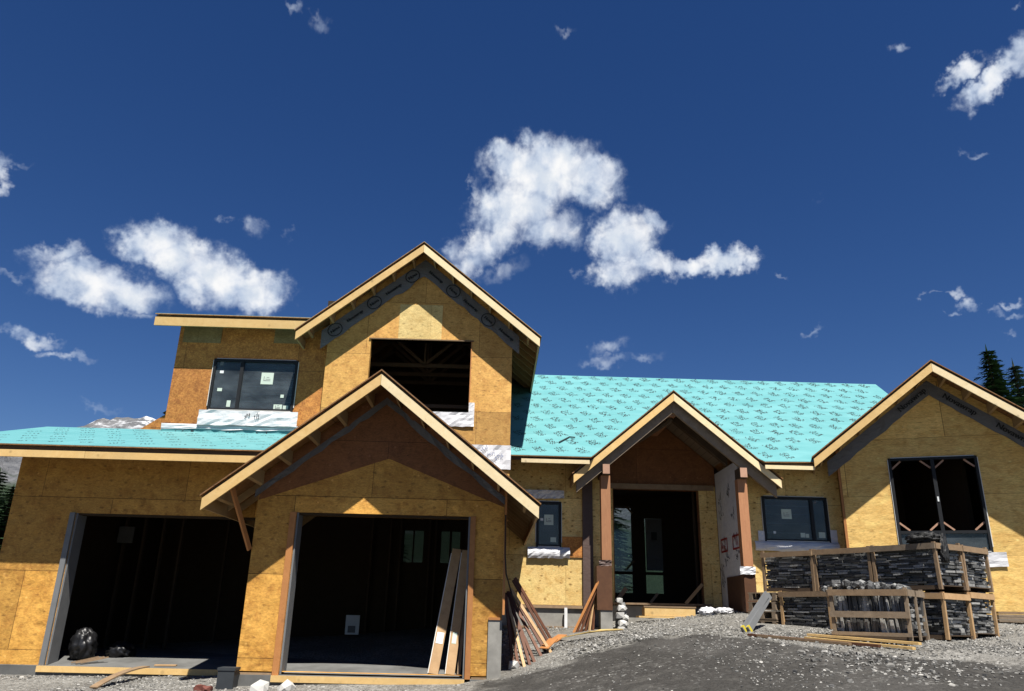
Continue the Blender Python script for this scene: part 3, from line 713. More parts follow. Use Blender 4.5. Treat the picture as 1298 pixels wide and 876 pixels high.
crumple(F0,5.06,5.38,2.50,2.65,16.32,M['white'],31,amp=.02,k=5)
crumple(F0,2.16,2.42,2.59,2.71,16.33,M['purplewrap'],32,amp=.03,k=5)
MB().box((5.225,16.62,1.78),(5.245,17.85,2.50)).build('base_panel',M['ped'],H)
MB().box((5.20,16.5,1.2),(5.42,18.38,1.755)).build('foundation_pier',M['conc'],H)
sidewall(F0,5.25,.15,16.60,18.38,1.76,4.9,M['white'],'white wrapped side wall of the entrance recess with red and black print')
FW=lambda s,n,z:(5.245+n, 18.38-s, z)   # on the left face of that side wall
w_=MB(); r_=MB(); rng=random.Random(4)
for s_,z_ in ((.25,4.1),(.3,3.8),(1.2,3.7),(.5,2.8),(.12,2.55),(.12,2.3),(1.3,2.85),(.95,4.2)): scribble(w_,FW,s_,z_,-.004,.30,.13,rng,ang=.6,th=.02)
for s_ in (.2,1.1):
    r_.poly(FW,rect(s_,s_+.5,3.05,3.36),-.006,-.004,[rect(s_+.04,s_+.46,3.09,3.32)])
    scribble(r_,FW,s_+.1,3.12,-.006,.3,.17,rng,th=.03)
w_.build('printed_lettering',M['ink'],H); r_.build('printed_logo',M['redink'],H)
MB().box((1.90,16.93,1.35),(2.12,16.998,4.6)).build('corner_strip',M['purplewrap'],H)  # narrow dark strip standing at the wall corner
MB().box((1.46,16.975,2.79),(1.895,16.992,3.22)).build('plywood_patch',M['osb'],H,'orange plywood patch beside the small window')

GP=np.array([(0,0,0),(-7,0,-.1),(7,0,.25),(0,5,.22),(-8,6,.05),(8,6,.6),(-8.5,13.2,.5),(-5.7,13.2,.53),(-3.5,12.3,.5),(-1.5,12.2,.53),(-.3,12.2,.57),(.2,12.4,.68),
(.8,13,.88),(.4,15,1.1),(1.2,16.9,1.38),(2.2,16.4,1.34),(2.0,14.8,1.27),(1.5,16.0,1.27),(3.3,15.5,1.47),(3.7,17.2,1.60),(3.8,18.3,1.62),(5.3,16.5,1.76),(4.9,15.2,1.56),(1.6,13.5,1.2),(4.2,13.5,1.41),(5,12.5,1.36),(6.1,11.3,1.3),(7,12.2,1.36),(8.3,14,1.5),(9.4,14.8,1.58),
(10.5,15.6,1.72),(6.5,16.5,1.8),(2.4,9,.82),(6,9,.98),(0,10,.45),(-6,10,.3),(12,12,1.4),(14,20,1.8),(-14,14,.3),(-12,22,.6),(0,26,1.2),(12,28,1.6),(14,4,.8),(-14,4,-.2),(0,-8,-.6)],float)
def _phi(r): return np.where(r>1e-9,r*r*np.log(r+1e-12),0)
def _fit():
    n=len(GP); K=_phi(np.hypot(GP[:,None,0]-GP[None,:,0],GP[:,None,1]-GP[None,:,1]))+np.eye(n)*.05
    A=np.zeros((n+3,n+3)); A[:n,:n]=K; A[:n,n]=1; A[:n,n+1:]=GP[:,:2]; A[n,:n]=1; A[n+1:,:n]=GP[:,:2].T
    return np.linalg.solve(A,np.r_[GP[:,2],0,0,0])
_w=_fit()
def hgt(x,y):
    x=np.asarray(x,float);y=np.asarray(y,float)
    r=np.hypot(x[...,None]-GP[:,0],y[...,None]-GP[:,1])
    z=_phi(r)@_w[:-3]+_w[-3]+_w[-2]*x+_w[-1]*y
    d=np.hypot(x,y-10); k=np.clip((d-16)/14,0,1); k=k*k*(3-2*k)
    return z*(1-k)+.6*k
# ------------------------------------------------------------------ ground
DP=[(-.2,12.2),(.22,12.44),(.94,12.69),(1.44,12.8),(2.08,13.05),(2.95,13.5),(3.6,13.4),(4.3,12.3),(4.9,10.9),(5.8,10.4),(7.2,9.6),(9.5,8.6),(12,7),(12,-6),(-4,-6),(-2.6,4),(-1.4,9)]
def sd_poly(x,y):
    p=np.array(DP); q=np.roll(p,-1,0); d=np.full(x.shape,1e9); ins=np.zeros(x.shape,bool)
    for a,b in zip(p,q):
        e=b-a; wx=x-a[0]; wy=y-a[1]; t=np.clip((wx*e[0]+wy*e[1])/(e@e),0,1)
        d=np.minimum(d,np.hypot(wx-e[0]*t,wy-e[1]*t))
        c=((a[1]>y)!=(b[1]>y))&(x<(b[0]-a[0])*(y-a[1])/(b[1]-a[1]+1e-12)+a[0]); ins^=c
    return np.where(ins,-d,d)
def make_ground():
    def ax(c,n,near,far):
        t=np.linspace(-1,1,n); k=6.2
        return c+ (np.sinh(k*t)/np.sinh(k))*far*0.5 + t*near
    xs=ax(1.,260,16,9000); ys=ax(11.,260,13,9000)
    X,Y=np.meshgrid(xs,ys,indexing='ij'); Z=hgt(X,Y)
    nz=np.zeros_like(Z)
    for i in range(X.shape[0]):
        for j in range(X.shape[1]):
            x,y=X[i,j],Y[i,j]
            if abs(x)<25 and abs(y-11)<20: nz[i,j]=noise.noise(Vector((x*.9,y*.9,0)))*.05+noise.noise(Vector((x*3.1,y*3.1,3)))*.02
    dk=sd_poly(X,Y); Z=Z+nz*np.where(dk<0,.35,1.0)
    n0,n1=X.shape
    V=np.stack([X,Y,Z],-1).reshape(-1,3)
    I=np.arange(n0*n1).reshape(n0,n1)
    Fq=np.stack([I[:-1,:-1],I[1:,:-1],I[1:,1:],I[:-1,1:]],-1).reshape(-1,4)
    me=bpy.data.meshes.new('ground'); me.from_pydata(V.tolist(),[],Fq.tolist())
    at=me.attributes.new('dark','FLOAT','POINT'); at.data.foreach_set('value',np.clip(dk,-3,3).ravel().astype(np.float32))
    me.polygons.foreach_set('use_smooth',[True]*len(me.polygons)); me.update()
    t=NT('gravel and packed dark soil'); P=t.obj()
    a=t.n('ShaderNodeAttribute',attribute_name='dark').outputs['Fac']
    sp=t.n('ShaderNodeSeparateXYZ',{0:P})
    nb=t.noise(P,1.1,5,.65); 
    m=t.step(t.math('ADD',a,t.math('MULTIPLY_ADD',nb,1.6,-.8)),.12,-.12)
    # right-hand side: the dark earth is strewn with pale rubble
    v1=t.n('ShaderNodeTexVoronoi',{'Vector':P,'Scale':26.0}); v2=t.n('ShaderNodeTexVoronoi',{'Vector':P,'Scale':60.0}); v3=t.n('ShaderNodeTexVoronoi',{'Vector':P,'Scale':11.0})
    c1=t.n('ShaderNodeSeparateColor',{0:v1.outputs['Color']}).outputs[0]; c2=t.n('ShaderNodeSeparateColor',{0:v2.outputs['Color']}).outputs[0]
    mixg=t.math('MULTIPLY_ADD',c1,.5,t.math('MULTIPLY',c2,.5))
    light=t.mix(t.step(mixg,.15,.85),(.12,.115,.104),(.38,.368,.335))
    light=t.mix(t.step(t.noise(P,.9,4,.6),.42,.62,0,.55),light,(.115,.105,.09))
    darkc=t.mix(t.step(t.noise(P,16,5,.7),.3,.75),(.024,.0225,.020),(.072,.068,.062))
    pk=t.step(c1,.90,.96); darkc=t.mix(t.math('MULTIPLY',pk,t.step(nb,.45,.6)),darkc,(.22,.215,.20))
    pat=t.step(t.noise(P,.55,5,.7),.50,.58)
    darkc=t.mix(t.math('MULTIPLY',pat,.35),darkc,(.10,.095,.088))
    rr_=t.math('SQRT',t.math('ADD',t.math('POWER',t.math('SUBTRACT',sp.outputs[0],14.0),2.0),t.math('POWER',t.math('ADD',sp.outputs[1],2.0),2.0)))
    tr=t.math('ABSOLUTE',t.math('SUBTRACT',t.math('PINGPONG',t.math('ADD',rr_,t.math('MULTIPLY',nb,.35)),.85),.42))
    trk=t.step(tr,.17,.05); darkc=t.mix(t.math('MULTIPLY',trk,.4),darkc,(.045,.043,.039))
    darkc=t.mix(t.math('MULTIPLY',t.step(t.noise(P,3.2,5,.7),.52,.66),.45),darkc,(.105,.10,.09))
    c=t.mix(m,light,darkc)
    r=t.math('SQRT',t.math('ADD',t.math('POWER',sp.outputs[0],2.0),t.math('POWER',sp.outputs[1],2.0)))
    c=t.mix(t.step(r,28,60),c,(.05,.075,.03))
    t.col(c); t.rough(.9); t.spec(.2)
    h=t.math('SUBTRACT',1.0,v1.outputs['Distance']); h=t.math('MULTIPLY_ADD',t.math('SUBTRACT',1.0,v2.outputs['Distance']),.5,h)
    h=t.math('MULTIPLY',h,t.mix(m,(1,1,1),(.45,.45,.45)))
    t.bump(t.math('MULTIPLY_ADD',t.noise(P,7,5,.7),1.0,h),.8,.04)
    me.materials.append(t.mat)
    o=bpy.data.objects.new('ground',me); COL.objects.link(o); tag(o,kind='structure')
make_ground()

# loose stones
def stones(name,mat,spots,label):
    base=np.array([(-1,-1,-.7),(1,-1,-.7),(1,1,-.7),(-1,1,-.7),(-.7,-.7,.8),(.7,-.7,.8),(.7,.7,.8),(-.7,.7,.8)])
    fq=np.array([(0,3,2,1),(4,5,6,7),(0,1,5,4),(1,2,6,5),(2,3,7,6),(3,0,4,7)])
    rng=np.random.default_rng(5); V=[];Fs=[]
    for i,(x,y,s) in enumerate(spots):
        b=base*(1+rng.uniform(-.35,.35,(8,3)))*s*np.array([rng.uniform(.7,1.4),rng.uniform(.7,1.3),rng.uniform(.4,.8)])
        a=rng.uniform(0,6.28); c,sn=math.cos(a),math.sin(a); t=rng.uniform(-.5,.5)
        Rm=np.array([[c,-sn,0],[sn,c,0],[0,0,1]])@np.array([[1,0,0],[0,math.cos(t),-math.sin(t)],[0,math.sin(t),math.cos(t)]])
        b=b@Rm.T+np.array([x,y,float(hgt(x,y))+s*.25])
        V.append(b); Fs.append(fq+8*i)
    me=bpy.data.meshes.new(name); me.from_pydata(np.concatenate(V).tolist(),[],np.concatenate(Fs).tolist()); me.materials.append(mat)
    o=bpy.data.objects.new(name,me); COL.objects.link(o); tag(o,label,'gravel',kind='stuff'); return o
def blocked(x,y):
    if -8.3<x<-3.8 and y>13.4: return True
    if -3.9<x<.16 and y>12.5: return True
    if y>17 and x<7.6 and not (2.5<x<5.2 and y<17.2): return True
    return False
rng=np.random.default_rng(11)
L=[];D=[]
X=rng.uniform(-9,13,90000); Y=9+rng.uniform(0,1,90000)**.8*8.5; dkk=sd_poly(X,Y)
for x,y,d in zip(X,Y,dkk):
    if blocked(x,y): continue
    if abs(x)>.72*y+1: continue
    nn=noise.noise(Vector((x*.8,y*.8,5)))
    s=rng.uniform(.005,.0145)*(1.0 if rng.random()<.93 else rng.uniform(1.4,2.3))
    if d>nn*.4:
        right=x>5.5
        pr_=.55 if not right else .5+nn
        if x<0: pr_=.8
        if 0<d<.5 and x<3 : pr_=1; s*=1.3
        if rng.random()<pr_: L.append((x,y,s))
    else:
        if rng.random()<(.05 if x<3 else max(.08,.30+nn*.8+(.25 if x>4.5 else 0))): (D if rng.random()<(.5 if x<4 else .3) else L).append((x,y,s*(.9 if x<4 else 1.35)))
stones('gravel',M['stone'],L[:34000],'pale grey loose gravel strewn along the house')
stones('dark_gravel',M['darkstone'],D[:8000],'dark chips scattered over the packed driveway')

# ------------------------------------------------------------------ stone crates
CL_,CD,CH=1.08,.80,.70
def crate_stone(seed,L_,Dp,Hh,vertical=False,lay=.034):
    rng=random.Random(seed); mb=MB()
    x0,x1,y0,y1,z0,z1=.04,L_-.04,.03,Dp-.03,.065,Hh-.02
    mb.box((x0+.05,y0+.05,z0),(x1-.05,y1-.05,z1-.05))
    def slab(side,a,b,z,h):
        o=rng.uniform(-.045,.035); dp=.10
        ja,jb=a+rng.uniform(0,.01),b-rng.uniform(0,.01)
        tl=rng.uniform(-.008,.008)
        if side=='f': pts=[(ja,y0+o,z),(jb,y0+o+rng.uniform(-.01,.01),z+tl)]; dv=(0,dp,0)
        elif side=='b': pts=[(jb,y1-o,z),(ja,y1-o,z+tl)]; dv=(0,-dp,0)
        elif side=='r': pts=[(x1-o,ja,z),(x1-o,jb,z+tl)]; dv=(-dp,0,0)
        else: pts=[(x0+o,jb,z),(x0+o,ja,z+tl)]; dv=(dp,0,0)
        A,B=[Vector(p) for p in pts]; dv=Vector(dv); hz=Vector((0,0,h))
        mb.add([A,B,B+dv,A+dv,A+hz,B+hz,B+dv+hz,A+dv+hz],[(0,3,2,1),(4,5,6,7),(0,1,5,4),(1,2,6,5),(2,3,7,6),(3,0,4,7)])
    for side in 'fbrl':
        a0,a1=(x0,x1) if side in 'fb' else (y0,y1)
        if vertical and side in 'fb':
            for (za,zb) in ((z0,z0+.27),(z0+.28,z1)):
                a=a0
                while a<a1:
                    w=rng.uniform(.018,.05); h=(zb-za)*rng.uniform(.7,1.0); o=rng.uniform(-.03,.02)
                    yb=y0+o if side=='f' else y1-o; d=.09 if side=='f' else -.09
                    lean=rng.uniform(-.03,.03)
                    mb.add([(a,yb,za),(a+w,yb,za),(a+w,yb+d,za),(a,yb+d,za),(a+lean,yb,za+h),(a+w+lean,yb,za+h),(a+w+lean,yb+d,za+h),(a+lean,yb+d,za+h)],[(0,3,2,1),(4,5,6,7),(0,1,5,4),(1,2,6,5),(2,3,7,6),(3,0,4,7)])
                    a+=w+rng.uniform(.001,.01)
        else:
            z=z0
            while z<z1-.01:
                h=rng.uniform(lay*.5,lay*1.7); a=a0
                while a<a1:
                    b=min(a1,a+rng.uniform(.07,.34)); slab(side,a,b,z+rng.uniform(0,.006),h*rng.uniform(.55,.95)); a=b
                z+=h
    for i in range(28):
        x=rng.uniform(x0,x1-.2); y=rng.uniform(y0,y1-.15); mb.box((x,y,z1-.05),(x+rng.uniform(.1,.3),y+rng.uniform(.08,.2),z1-.02+rng.uniform(0,.03)))
    return mb
def make_crate(name,loc,rz,label,L_,Dp,Hh,fm,sm,stone,slats=False,group=None,mid=True,rail='weathered'):
    r=empty(name,loc,label,'stone crate',group,(0,0,rz)); ROOTLOC[r.name]=(0,0,0)
    rng=random.Random(sum(map(ord,label))); r.rotation_euler=(rng.uniform(-.014,.014),rng.uniform(-.012,.012),rz+rng.uniform(-.02,.02))
    for i,(x,y) in enumerate(((-.0,-.03),(L_-.04,-.03),(-.0,Dp-.01),(L_-.04,Dp-.01))):
        j=lambda:rng.uniform(-.012,.012); MB().beam((x+.025+j(),y+.022,0),(x+.025+j(),y+.022,Hh+.01+rng.uniform(0,.03)),.05,.045,up=(0,1,0)).build('post',M[fm],r)
    mid_=[(-.02,y0) for y0 in (-.055,Dp+.035)]
    for y in (-.055,Dp+.036): MB().box((-.01,y,Hh-.09),(L_+.02,y+.022,Hh)).build('top_rail',M[rail],r)
    for x in (-.032,L_+.012): MB().box((x,-.03,Hh-.09),(x+.022,Dp+.03,Hh)).build('end_rail',M[fm],r)
    MB().box((0,-.01,0),(L_,.07,.05)).build('pallet_runner',M['sub'],r); MB().box((0,Dp-.08,0),(L_,Dp+.01,.05)).build('pallet_runner',M['sub'],r)
    MB().box((0,-.01,.051),(L_,Dp,.062)).build('pallet_deck',M['sub'],r)
    if slats:
        MB().box((-.01,-.056,.30),(L_+.02,-.034,.39)).build('front_slat',M['greywood'],r)
        MB().box((L_+.012,.30,0),(L_+.034,.38,Hh)).build('end_slat',M['greywood'],r)
        MB().box((-.01,-.056,.05),(L_+.02,-.034,.10)).build('front_slat',M['greywood'],r)
    so=bpy.data.objects.new('stacked_stone',stone); COL.objects.link(so); so.parent=r; so['kind']='stuff'
    return r
def mesh_of(mb,name,mat):
    me=bpy.data.meshes.new(name); me.from_pydata(mb.v,[],mb.f); me.materials.append(mat); return me
sA=mesh_of(crate_stone(1,CL_,CD,CH),'stacked_stone',M['slate']); sB=mesh_of(crate_stone(2,CL_,CD,CH),'stacked_stone',M['slate']); sC=mesh_of(crate_stone(3,CL_,CD,CH),'stacked_stone',M['slate'])
dx,dy=.573,-.819; ang=-math.atan2(.819,.573)
def cp(t,d=0): return (5.1+dx*t+.819*d, 15-.819*t+.573*d)
GRP='wooden crates of dark ledge stone in front of the right wing'
x,y=cp(.33); make_crate('stone_crate',(x,y,1.43),ang,'lower stone crate at the left end of the pile, beside the empty pallets',.98,CD,CH-.02,'tanplank','slate',mesh_of(crate_stone(7,.98,CD,CH-.02),'stacked_stone',M['slate']),group=GRP)
x,y=cp(1.36); make_crate('stone_crate',(x,y,1.415),ang,'lower stone crate hidden behind the slatted crate',.86,CD,CH-.02,'weathered','slate',mesh_of(crate_stone(8,.86,CD,CH-.02),'stacked_stone',M['slate']),group=GRP)
x,y=cp(2.24); make_crate('stone_crate',(x,y,1.40),ang,'lower corner crate with orange posts, next to the slatted crate',1.0,CD,CH-.02,'tanplank','slate',mesh_of(crate_stone(9,1.0,CD,CH-.02),'stacked_stone',M['slate']),group=GRP,rail='tanplank')
x,y=cp(2.24,.86); make_crate('stone_crate',(x,y,1.44),ang,'lower crate at the right rear end of the pile',1.0,CD,CH-.02,'tanplank','slate',sA if False else mesh_of(crate_stone(10,1.0,CD,CH-.02),'stacked_stone',M['slate']),group=GRP,rail='tanplank')
labs=['upper stone crate at the far left, just right of the porch post','middle upper stone crate below the two pane window','upper corner crate with dark netting draped on its top']
for k,(t,me,lb) in enumerate(zip((0,1.09,2.18),(sA,sB,sC),labs)):
    x,y=cp(t); make_crate('stone_crate',(x,y,2.12),ang,lb,CL_-.01,CD,CH,'weathered','slate',me,group=GRP,rail='weathered' if k<2 else 'greywood')
x,y=cp(2.18,.86); make_crate('stone_crate',(x,y,2.14),ang,'upper crate at the right rear end of the pile, under the tall window',CL_,CD,CH,'weathered','slate',sB,group=GRP,rail='greywood')
a2=-R(43); c2,s2=math.cos(a2),math.sin(a2)
fc=(5.18,12.32,1.38)
make_crate('stone_crate',fc,a2,'slatted front crate of upright stone slabs with rubble heaped on top',1.1,.8,.70,'greywood','slate',mesh_of(crate_stone(20,1.1,.8,.70,True),'stacked_stone',M['slate']),slats=True,group=GRP)
# rubble heap on the slatted crate
def blob_stone(s,rng):
    base=[(-1,-1,-1),(1,-1,-1),(1,1,-1),(-1,1,-1),(-1,-1,1),(1,-1,1),(1,1,1),(-1,1,1),(0,0,1.5),(0,0,-1.4),(1.4,0,0),(-1.4,0,0),(0,1.4,0),(0,-1.4,0)]
    f=[(4,5,8),(5,6,8),(6,7,8),(7,4,8),(1,0,9),(2,1,9),(3,2,9),(0,3,9),(1,2,10),(2,6,10),(6,5,10),(5,1,10),(0,4,11),(4,7,11),(7,3,11),(3,0,11),(2,3,12),(3,7,12),(7,6,12),(6,2,12),(0,1,13),(1,5,13),(5,4,13),(4,0,13)]
    return [(x*s*rng.uniform(.7,1.2),y*s*rng.uniform(.7,1.2),z*s*rng.uniform(.5,.9)) for x,y,z in base],f
rng2=random.Random(9); mb=MB()
for i in range(190):
    u=rng2.uniform(-.12,.98); v=rng2.uniform(.0,.8); s=rng2.uniform(.02,.055); hh=.685+.11*max(0,1-((u-.45)/.75)**2)*rng2.random()
    vs,f=blob_stone(s,rng2); X_=fc[0]+u*c2-v*s2; Y_=fc[1]+u*s2+v*c2
    mb.add([(a+X_,b+Y_,c+fc[2]+hh) for a,b,c in vs],f)
o=mb.build('stone_rubble',M['rubble'],label='heap of grey rubble piled on the slatted front crate'); tag(o,None,'rubble',kind='stuff')

def blobmesh(name,loc,size,mat,seed,amp=.35,freq=3,label=None,cat=None,sub=4,smooth=True,ridge=False):
    import bmesh
    bm=bmesh.new(); bmesh.ops.create_icosphere(bm,subdivisions=sub,radius=1)
    for v in bm.verts:
        n=v.co.normalized(); d=noise.noise(n*freq+Vector((seed*7.1,0,0)))
        d2=noise.noise(n*freq*2.7+Vector((0,seed*3.3,0)))
        if ridge: d=-abs(d)*1.6+.3; d2=-abs(d2)*1.6+.3
        r=1+amp*d+amp*.5*d2
        v.co=Vector((n.x*r*size[0],n.y*r*size[1],max(n.z*r,-.62)*size[2]))
    me=bpy.data.meshes.new(name); bm.to_mesh(me); bm.free(); me.materials.append(mat)
    if smooth: me.polygons.foreach_set('use_smooth',[True]*len(me.polygons))
    o=bpy.data.objects.new(name,me); COL.objects.link(o); o.location=loc; return tag(o,label,cat)
x,y=cp(3.02,.15); blobmesh('crumpled_netting',(x,y,2.90),(.26,.24,.11),M['net'],3,.6,3,'dark netting bunched on top of the upper corner crate','netting',ridge=True)
x,y=cp(3.27,.22); o=blobmesh('torn_netting',(x,y,2.70),(.035,.12,.26),M['net'],5,.6,3,'torn dark netting hanging down the end of the corner crate','netting',ridge=True); o.rotation_euler=(0,0,ang)
# empty pallets holding up the left end
pal=empty('pallet',(5.0,15.05,1.46),'bottom pallet of the four stacked left of the stone crates','pallet','empty pallets under the left end of the stone pile',(0,0,ang)); ROOTLOC[pal.name]=(0,0,0)
for q in (0,.22,.43): MB().box((-.28+q*1.2,0,.022),(-.20+q*1.2,.8,.13)).build('runner',M['greywood'],pal)
for q in range(6):
    MB().box((-.30,.0+q*.145,.131),(.33,.09+q*.145,.149)).build('deck_board',M['greywood'],pal)
for q in (0,.7): MB().box((-.30,q,.003),(.33,.09+q,.021)).build('bottom_board',M['greywood'],pal)
for k,l in enumerate(('second pallet from the ground left of the stone crates','third pallet from the ground left of the stone crates','top pallet of the four stacked left of the stone crates')):
    c=dup(pal); c.location=(5.0+.01*k,15.05-.02*k,1.46+.165*(k+1)); c['label']=l

# ------------------------------------------------------------------ loose timber
def plank(name,A,B,w,t,mat,label,cat='plank',group=None,up=(0,0,1),curve=0,stick=None):
    A=Vector(A);B=Vector(B); L=(B-A).length; z=(B-A).normalized(); u=Vector(up); x=u.cross(z)
    if x.length<1e-3: x=Vector((1,0,0)).cross(z)
    x.normalize(); y=z.cross(x)
    mb=MB(); k=8 if curve else 1
    for i in range(k):
        a,b=i/k,(i+1)/k; oa=curve*4*a*(1-a); ob=curve*4*b*(1-b)
        mb.add([(-w/2,-t/2+oa,L*a),(w/2,-t/2+oa,L*a),(w/2,t/2+oa,L*a),(-w/2,t/2+oa,L*a),(-w/2,-t/2+ob,L*b),(w/2,-t/2+ob,L*b),(w/2,t/2+ob,L*b),(-w/2,t/2+ob,L*b)],
          [(0,1,5,4),(1,2,6,5),(2,3,7,6),(3,0,4,7)]+([(0,3,2,1)] if i==0 else [])+([(4,5,6,7)] if i==k-1 else []))
    me=mesh_of(mb,name,M[mat]); o=bpy.data.objects.new(name,me); COL.objects.link(o)
    Mx=Matrix((x,y,z)).transposed().to_4x4(); Mx.translation=A; o.matrix_world=Mx
    return tag(o,label,cat,group)
GL='dark planks leaning at the garage corner'
def gz(x,y,d=0): return (x,y,float(hgt(x,y))+d)
sp=[((.36,13.10),(.22,13.7,1.92),'darkplank','thin dark plank nearest the concrete pier in the left leaning bundle'),
    ((.44,13.00),(.22,13.9,1.95),'darkplank','second dark plank from the concrete pier in the leaning bundle'),
    ((.53,12.98),(.24,13.8,1.88),'tanplank','brown plank ending low beside the white rock'),
    ((.62,13.02),(.26,13.9,1.98),'darkplank','dark plank just right of the brown one by the white rock'),
    ((.70,13.12),(.27,14.0,1.86),'darkplank','brown edged plank in the middle of the left bundle'),
    ((.82,13.42),(.28,14.1,1.96),'darkplank','dark plank behind the longest tan board'),
    ((.98,13.55),(.30,13.75,2.02),'tanplank','longest tan board crossing over the left leaning bundle'),
    ((.90,13.75),(.32,14.2,2.00),'darkplank','dark plank under the crossing tan board'),
    ((1.02,14.5),(.36,14.6,2.20),'darkplank','steep dark plank at the back of the left bundle'),
    ((1.10,14.9),(.40,14.8,2.25),'darkplank','rearmost plank of the left bundle against the garage side')]
for a,b,m_,l in sp: plank('leaning_plank',gz(*a),b,.048,.028,m_,l,group=GL,up=(.3,-1,.2))
plank('hardboard_scrap',gz(.86,13.5,.10),gz(1.05,13.9,.14),.16,.012,'trim','orange scrap of hardboard lying between the leaning planks','board')
plank('hardboard_scrap',gz(1.05,14.5,.02),gz(1.28,14.75,.10),.2,.012,'trim','orange triangular board behind the leaning planks','board')
GL2='dark planks leaning on the left porch pedestal'
sp=[((1.59,16.02),(2.17,16.34,2.34),'trim','front orange edged plank leaning on the left porch pedestal'),((1.66,16.06),(2.15,16.39,2.32),'darkplank','second plank leaning on the left porch pedestal'),((1.74,16.10),(2.17,16.41,2.30),'darkplank','third plank leaning on the left porch pedestal'),
    ((1.85,16.23),(2.12,16.47,2.23),'darkplank','fourth plank leaning on the left porch pedestal'),((1.94,16.30),(2.10,16.54,2.17),'tanplank','fifth plank leaning on the left porch pedestal'),((2.02,16.34),(2.10,16.59,2.09),'darkplank','steepest plank leaning on the left porch pedestal')]
for a,b,m_,l in sp: plank('leaning_plank',gz(*a),b,.048,.026,m_,l,group=GL2,up=(-1,-.6,.3))
mb=MB(); Pp=[(1.22,14.35),(1.75,14.5),(1.95,14.62),(2.30,14.3),(2.25,14.12),(1.7,14.15)]
mb.add([gz(px,py,.09+.02*((i*7)%3)) for i,(px,py) in enumerate(Pp)]+[gz(px,py,.075+.02*((i*7)%3)) for i,(px,py) in enumerate(Pp)],[tuple(range(6))[::-1],tuple(range(6,12))]+[(i,(i+1)%6,6+(i+1)%6,6+i) for i in range(6)])
tag(mb.build('plywood_offcut',M['yelply']),'pale yellow plywood offcut lying flat on the gravel by the left pedestal','plywood')
GT='packaged trims leaning inside the right garage opening'
for a,b,w,l,m_ in (((-.88,12.86,.715),(-.62,13.35,2.62),.15,'leftmost tan trim board with a white tag in the right garage opening','tanplank'),((-.62,12.84,.715),(-.46,13.3,2.60),.14,'middle tan trim board with a pale blue tag in the garage opening','tanplank'),((-.49,12.86,.715),(-.42,13.3,2.35),.05,'narrow dark trim next to the garage jamb','weathered')):
    p=plank('trim_board',a,b,w,.05,m_,l,'trim',GT,up=(0,-1,.2))
    if w>.1:
        t_=MB().box((-.055 if 'left' in l else -.03,.026,.45),(.055 if 'left' in l else .04,.0285,.62)); 
        so=t_.build('tag',M['stickerw' if 'left' in l else 'sticker']); so.parent=p
        e_=MB().box((w/2+.001,-.02,.0),(w/2+.012,.02,1.9)); so=e_.build('edge_strip',M['strip' ]); so.parent=p
plank('timber_scrap',(-5.46,13.34,.70),gz(-5.72,12.25,.02),.13,.02,'weathered','bent grey brown board sloping from the left garage sill to the gravel','board',up=(0,0,1),curve=.05)
plank('timber_scrap',(-5.44,13.62,.706),(-5.1,13.64,.708),.08,.02,'tanplank','short tan offcut on the left garage floor edge','board')
for i,(a,b) in enumerate((((-6.78,13.60),(-6.45,13.80)),((-6.70,13.58),(-6.36,13.80)),((-6.62,13.58),(-6.28,13.78)))):
    plank('lath',(a[0],a[1],.715),(b[0],b[1],.80),.03,.02,'weathered',('left','middle','right')[i]+' of three short laths lying by the black rubbish bag','lath',group='short laths beside the black bag')
blobmesh('rubbish_bag',(-6.84,14.02,.94),(.21,.22,.30),M['bag'],2,.3,2.2,'full black rubbish bag just inside the left garage jamb','rubbish bag',ridge=True)
blobmesh('rubbish_bag',(-6.35,14.35,.86),(.24,.22,.16),M['bag'],8,.3,2.2,'flatter black bag deeper inside the left garage opening','rubbish bag',ridge=True)
mb=MB(); mb.box((-3.98,12.28,.30),(-3.74,12.52,.76)); mb.box((-3.99,12.27,.74),(-3.73,12.53,.78))
tag(mb.build('plastic_tub',plain('dark slate plastic',(.03,.035,.04),.6)),'dark grey upright plastic tub on gravel between the garage openings','tub')
for i,(x_,y_,l) in enumerate(((-4.18,12.2,'left reddish brick piece on gravel by the dark tub'),(-4.05,12.14,'right reddish brick piece on gravel by the dark tub'))):
    rngb=random.Random(i); vs,f=blob_stone(.05,rngb); mb=MB(); X0=gz(x_,y_,.03); mb.add([(a*1.2+X0[0],b+X0[1],c+X0[2]) for a,b,c in vs],f)
    tag(mb.build('brick_piece',plain('reddish brick',(.16,.05,.035),.8)),l,'brick')
M['paler']=plain('pale limestone rock',(.50,.49,.46),.8,.2,var=.1)
def rock(x,y,z,s,l,g=None,m='paler'):
    rr=random.Random(int(x*1000)); vs,f=blob_stone(s*.85,rr); mb=MB(); mb.add([(a+x,b+y,c+z) for a,b,c in vs],f)
    return tag(mb.build('rock',M[m]),l,'rock',g)
rock(*gz(.36,13.02,.06),.085,'round white rock at the foot of the leaning planks')
rock(*gz(-2.95,12.25,.03),.10,'flat pale rock in front of the left trim of the right garage opening')
rock(*gz(-3.3,12.1,.03),.13,'broad whitish rock by the garage corner, right of the dark tub')
RG='pale rocks stacked by the left porch pier'
for i,(x_,y_,z_,s_,l) in enumerate(((2.59,16.43,1.93,0.065,'topmost pale rock of the stack by the porch pier'),(2.63,16.45,1.78,0.092,'large pale rock near the top of the stack by the porch pier'),(2.57,16.37,1.64,0.087,'middle pale rock of the stack by the porch pier'),(2.70,16.43,1.60,0.065,'small rock on the right of the stack by the porch pier'),(2.63,16.32,1.49,0.092,'lower white rock of the stack by the porch pier'),(2.59,16.27,1.38,0.076,'bottom rock of the stack by the porch pier'))):
    rock(x_,y_,z_,s_,l,RG)
blobmesh('rock_bed',(2.64,16.55,1.46),(.12,.12,.42),M['rubble'],4,.4,2,'grey mortar lump behind the pale rocks','mortar',sub=3)
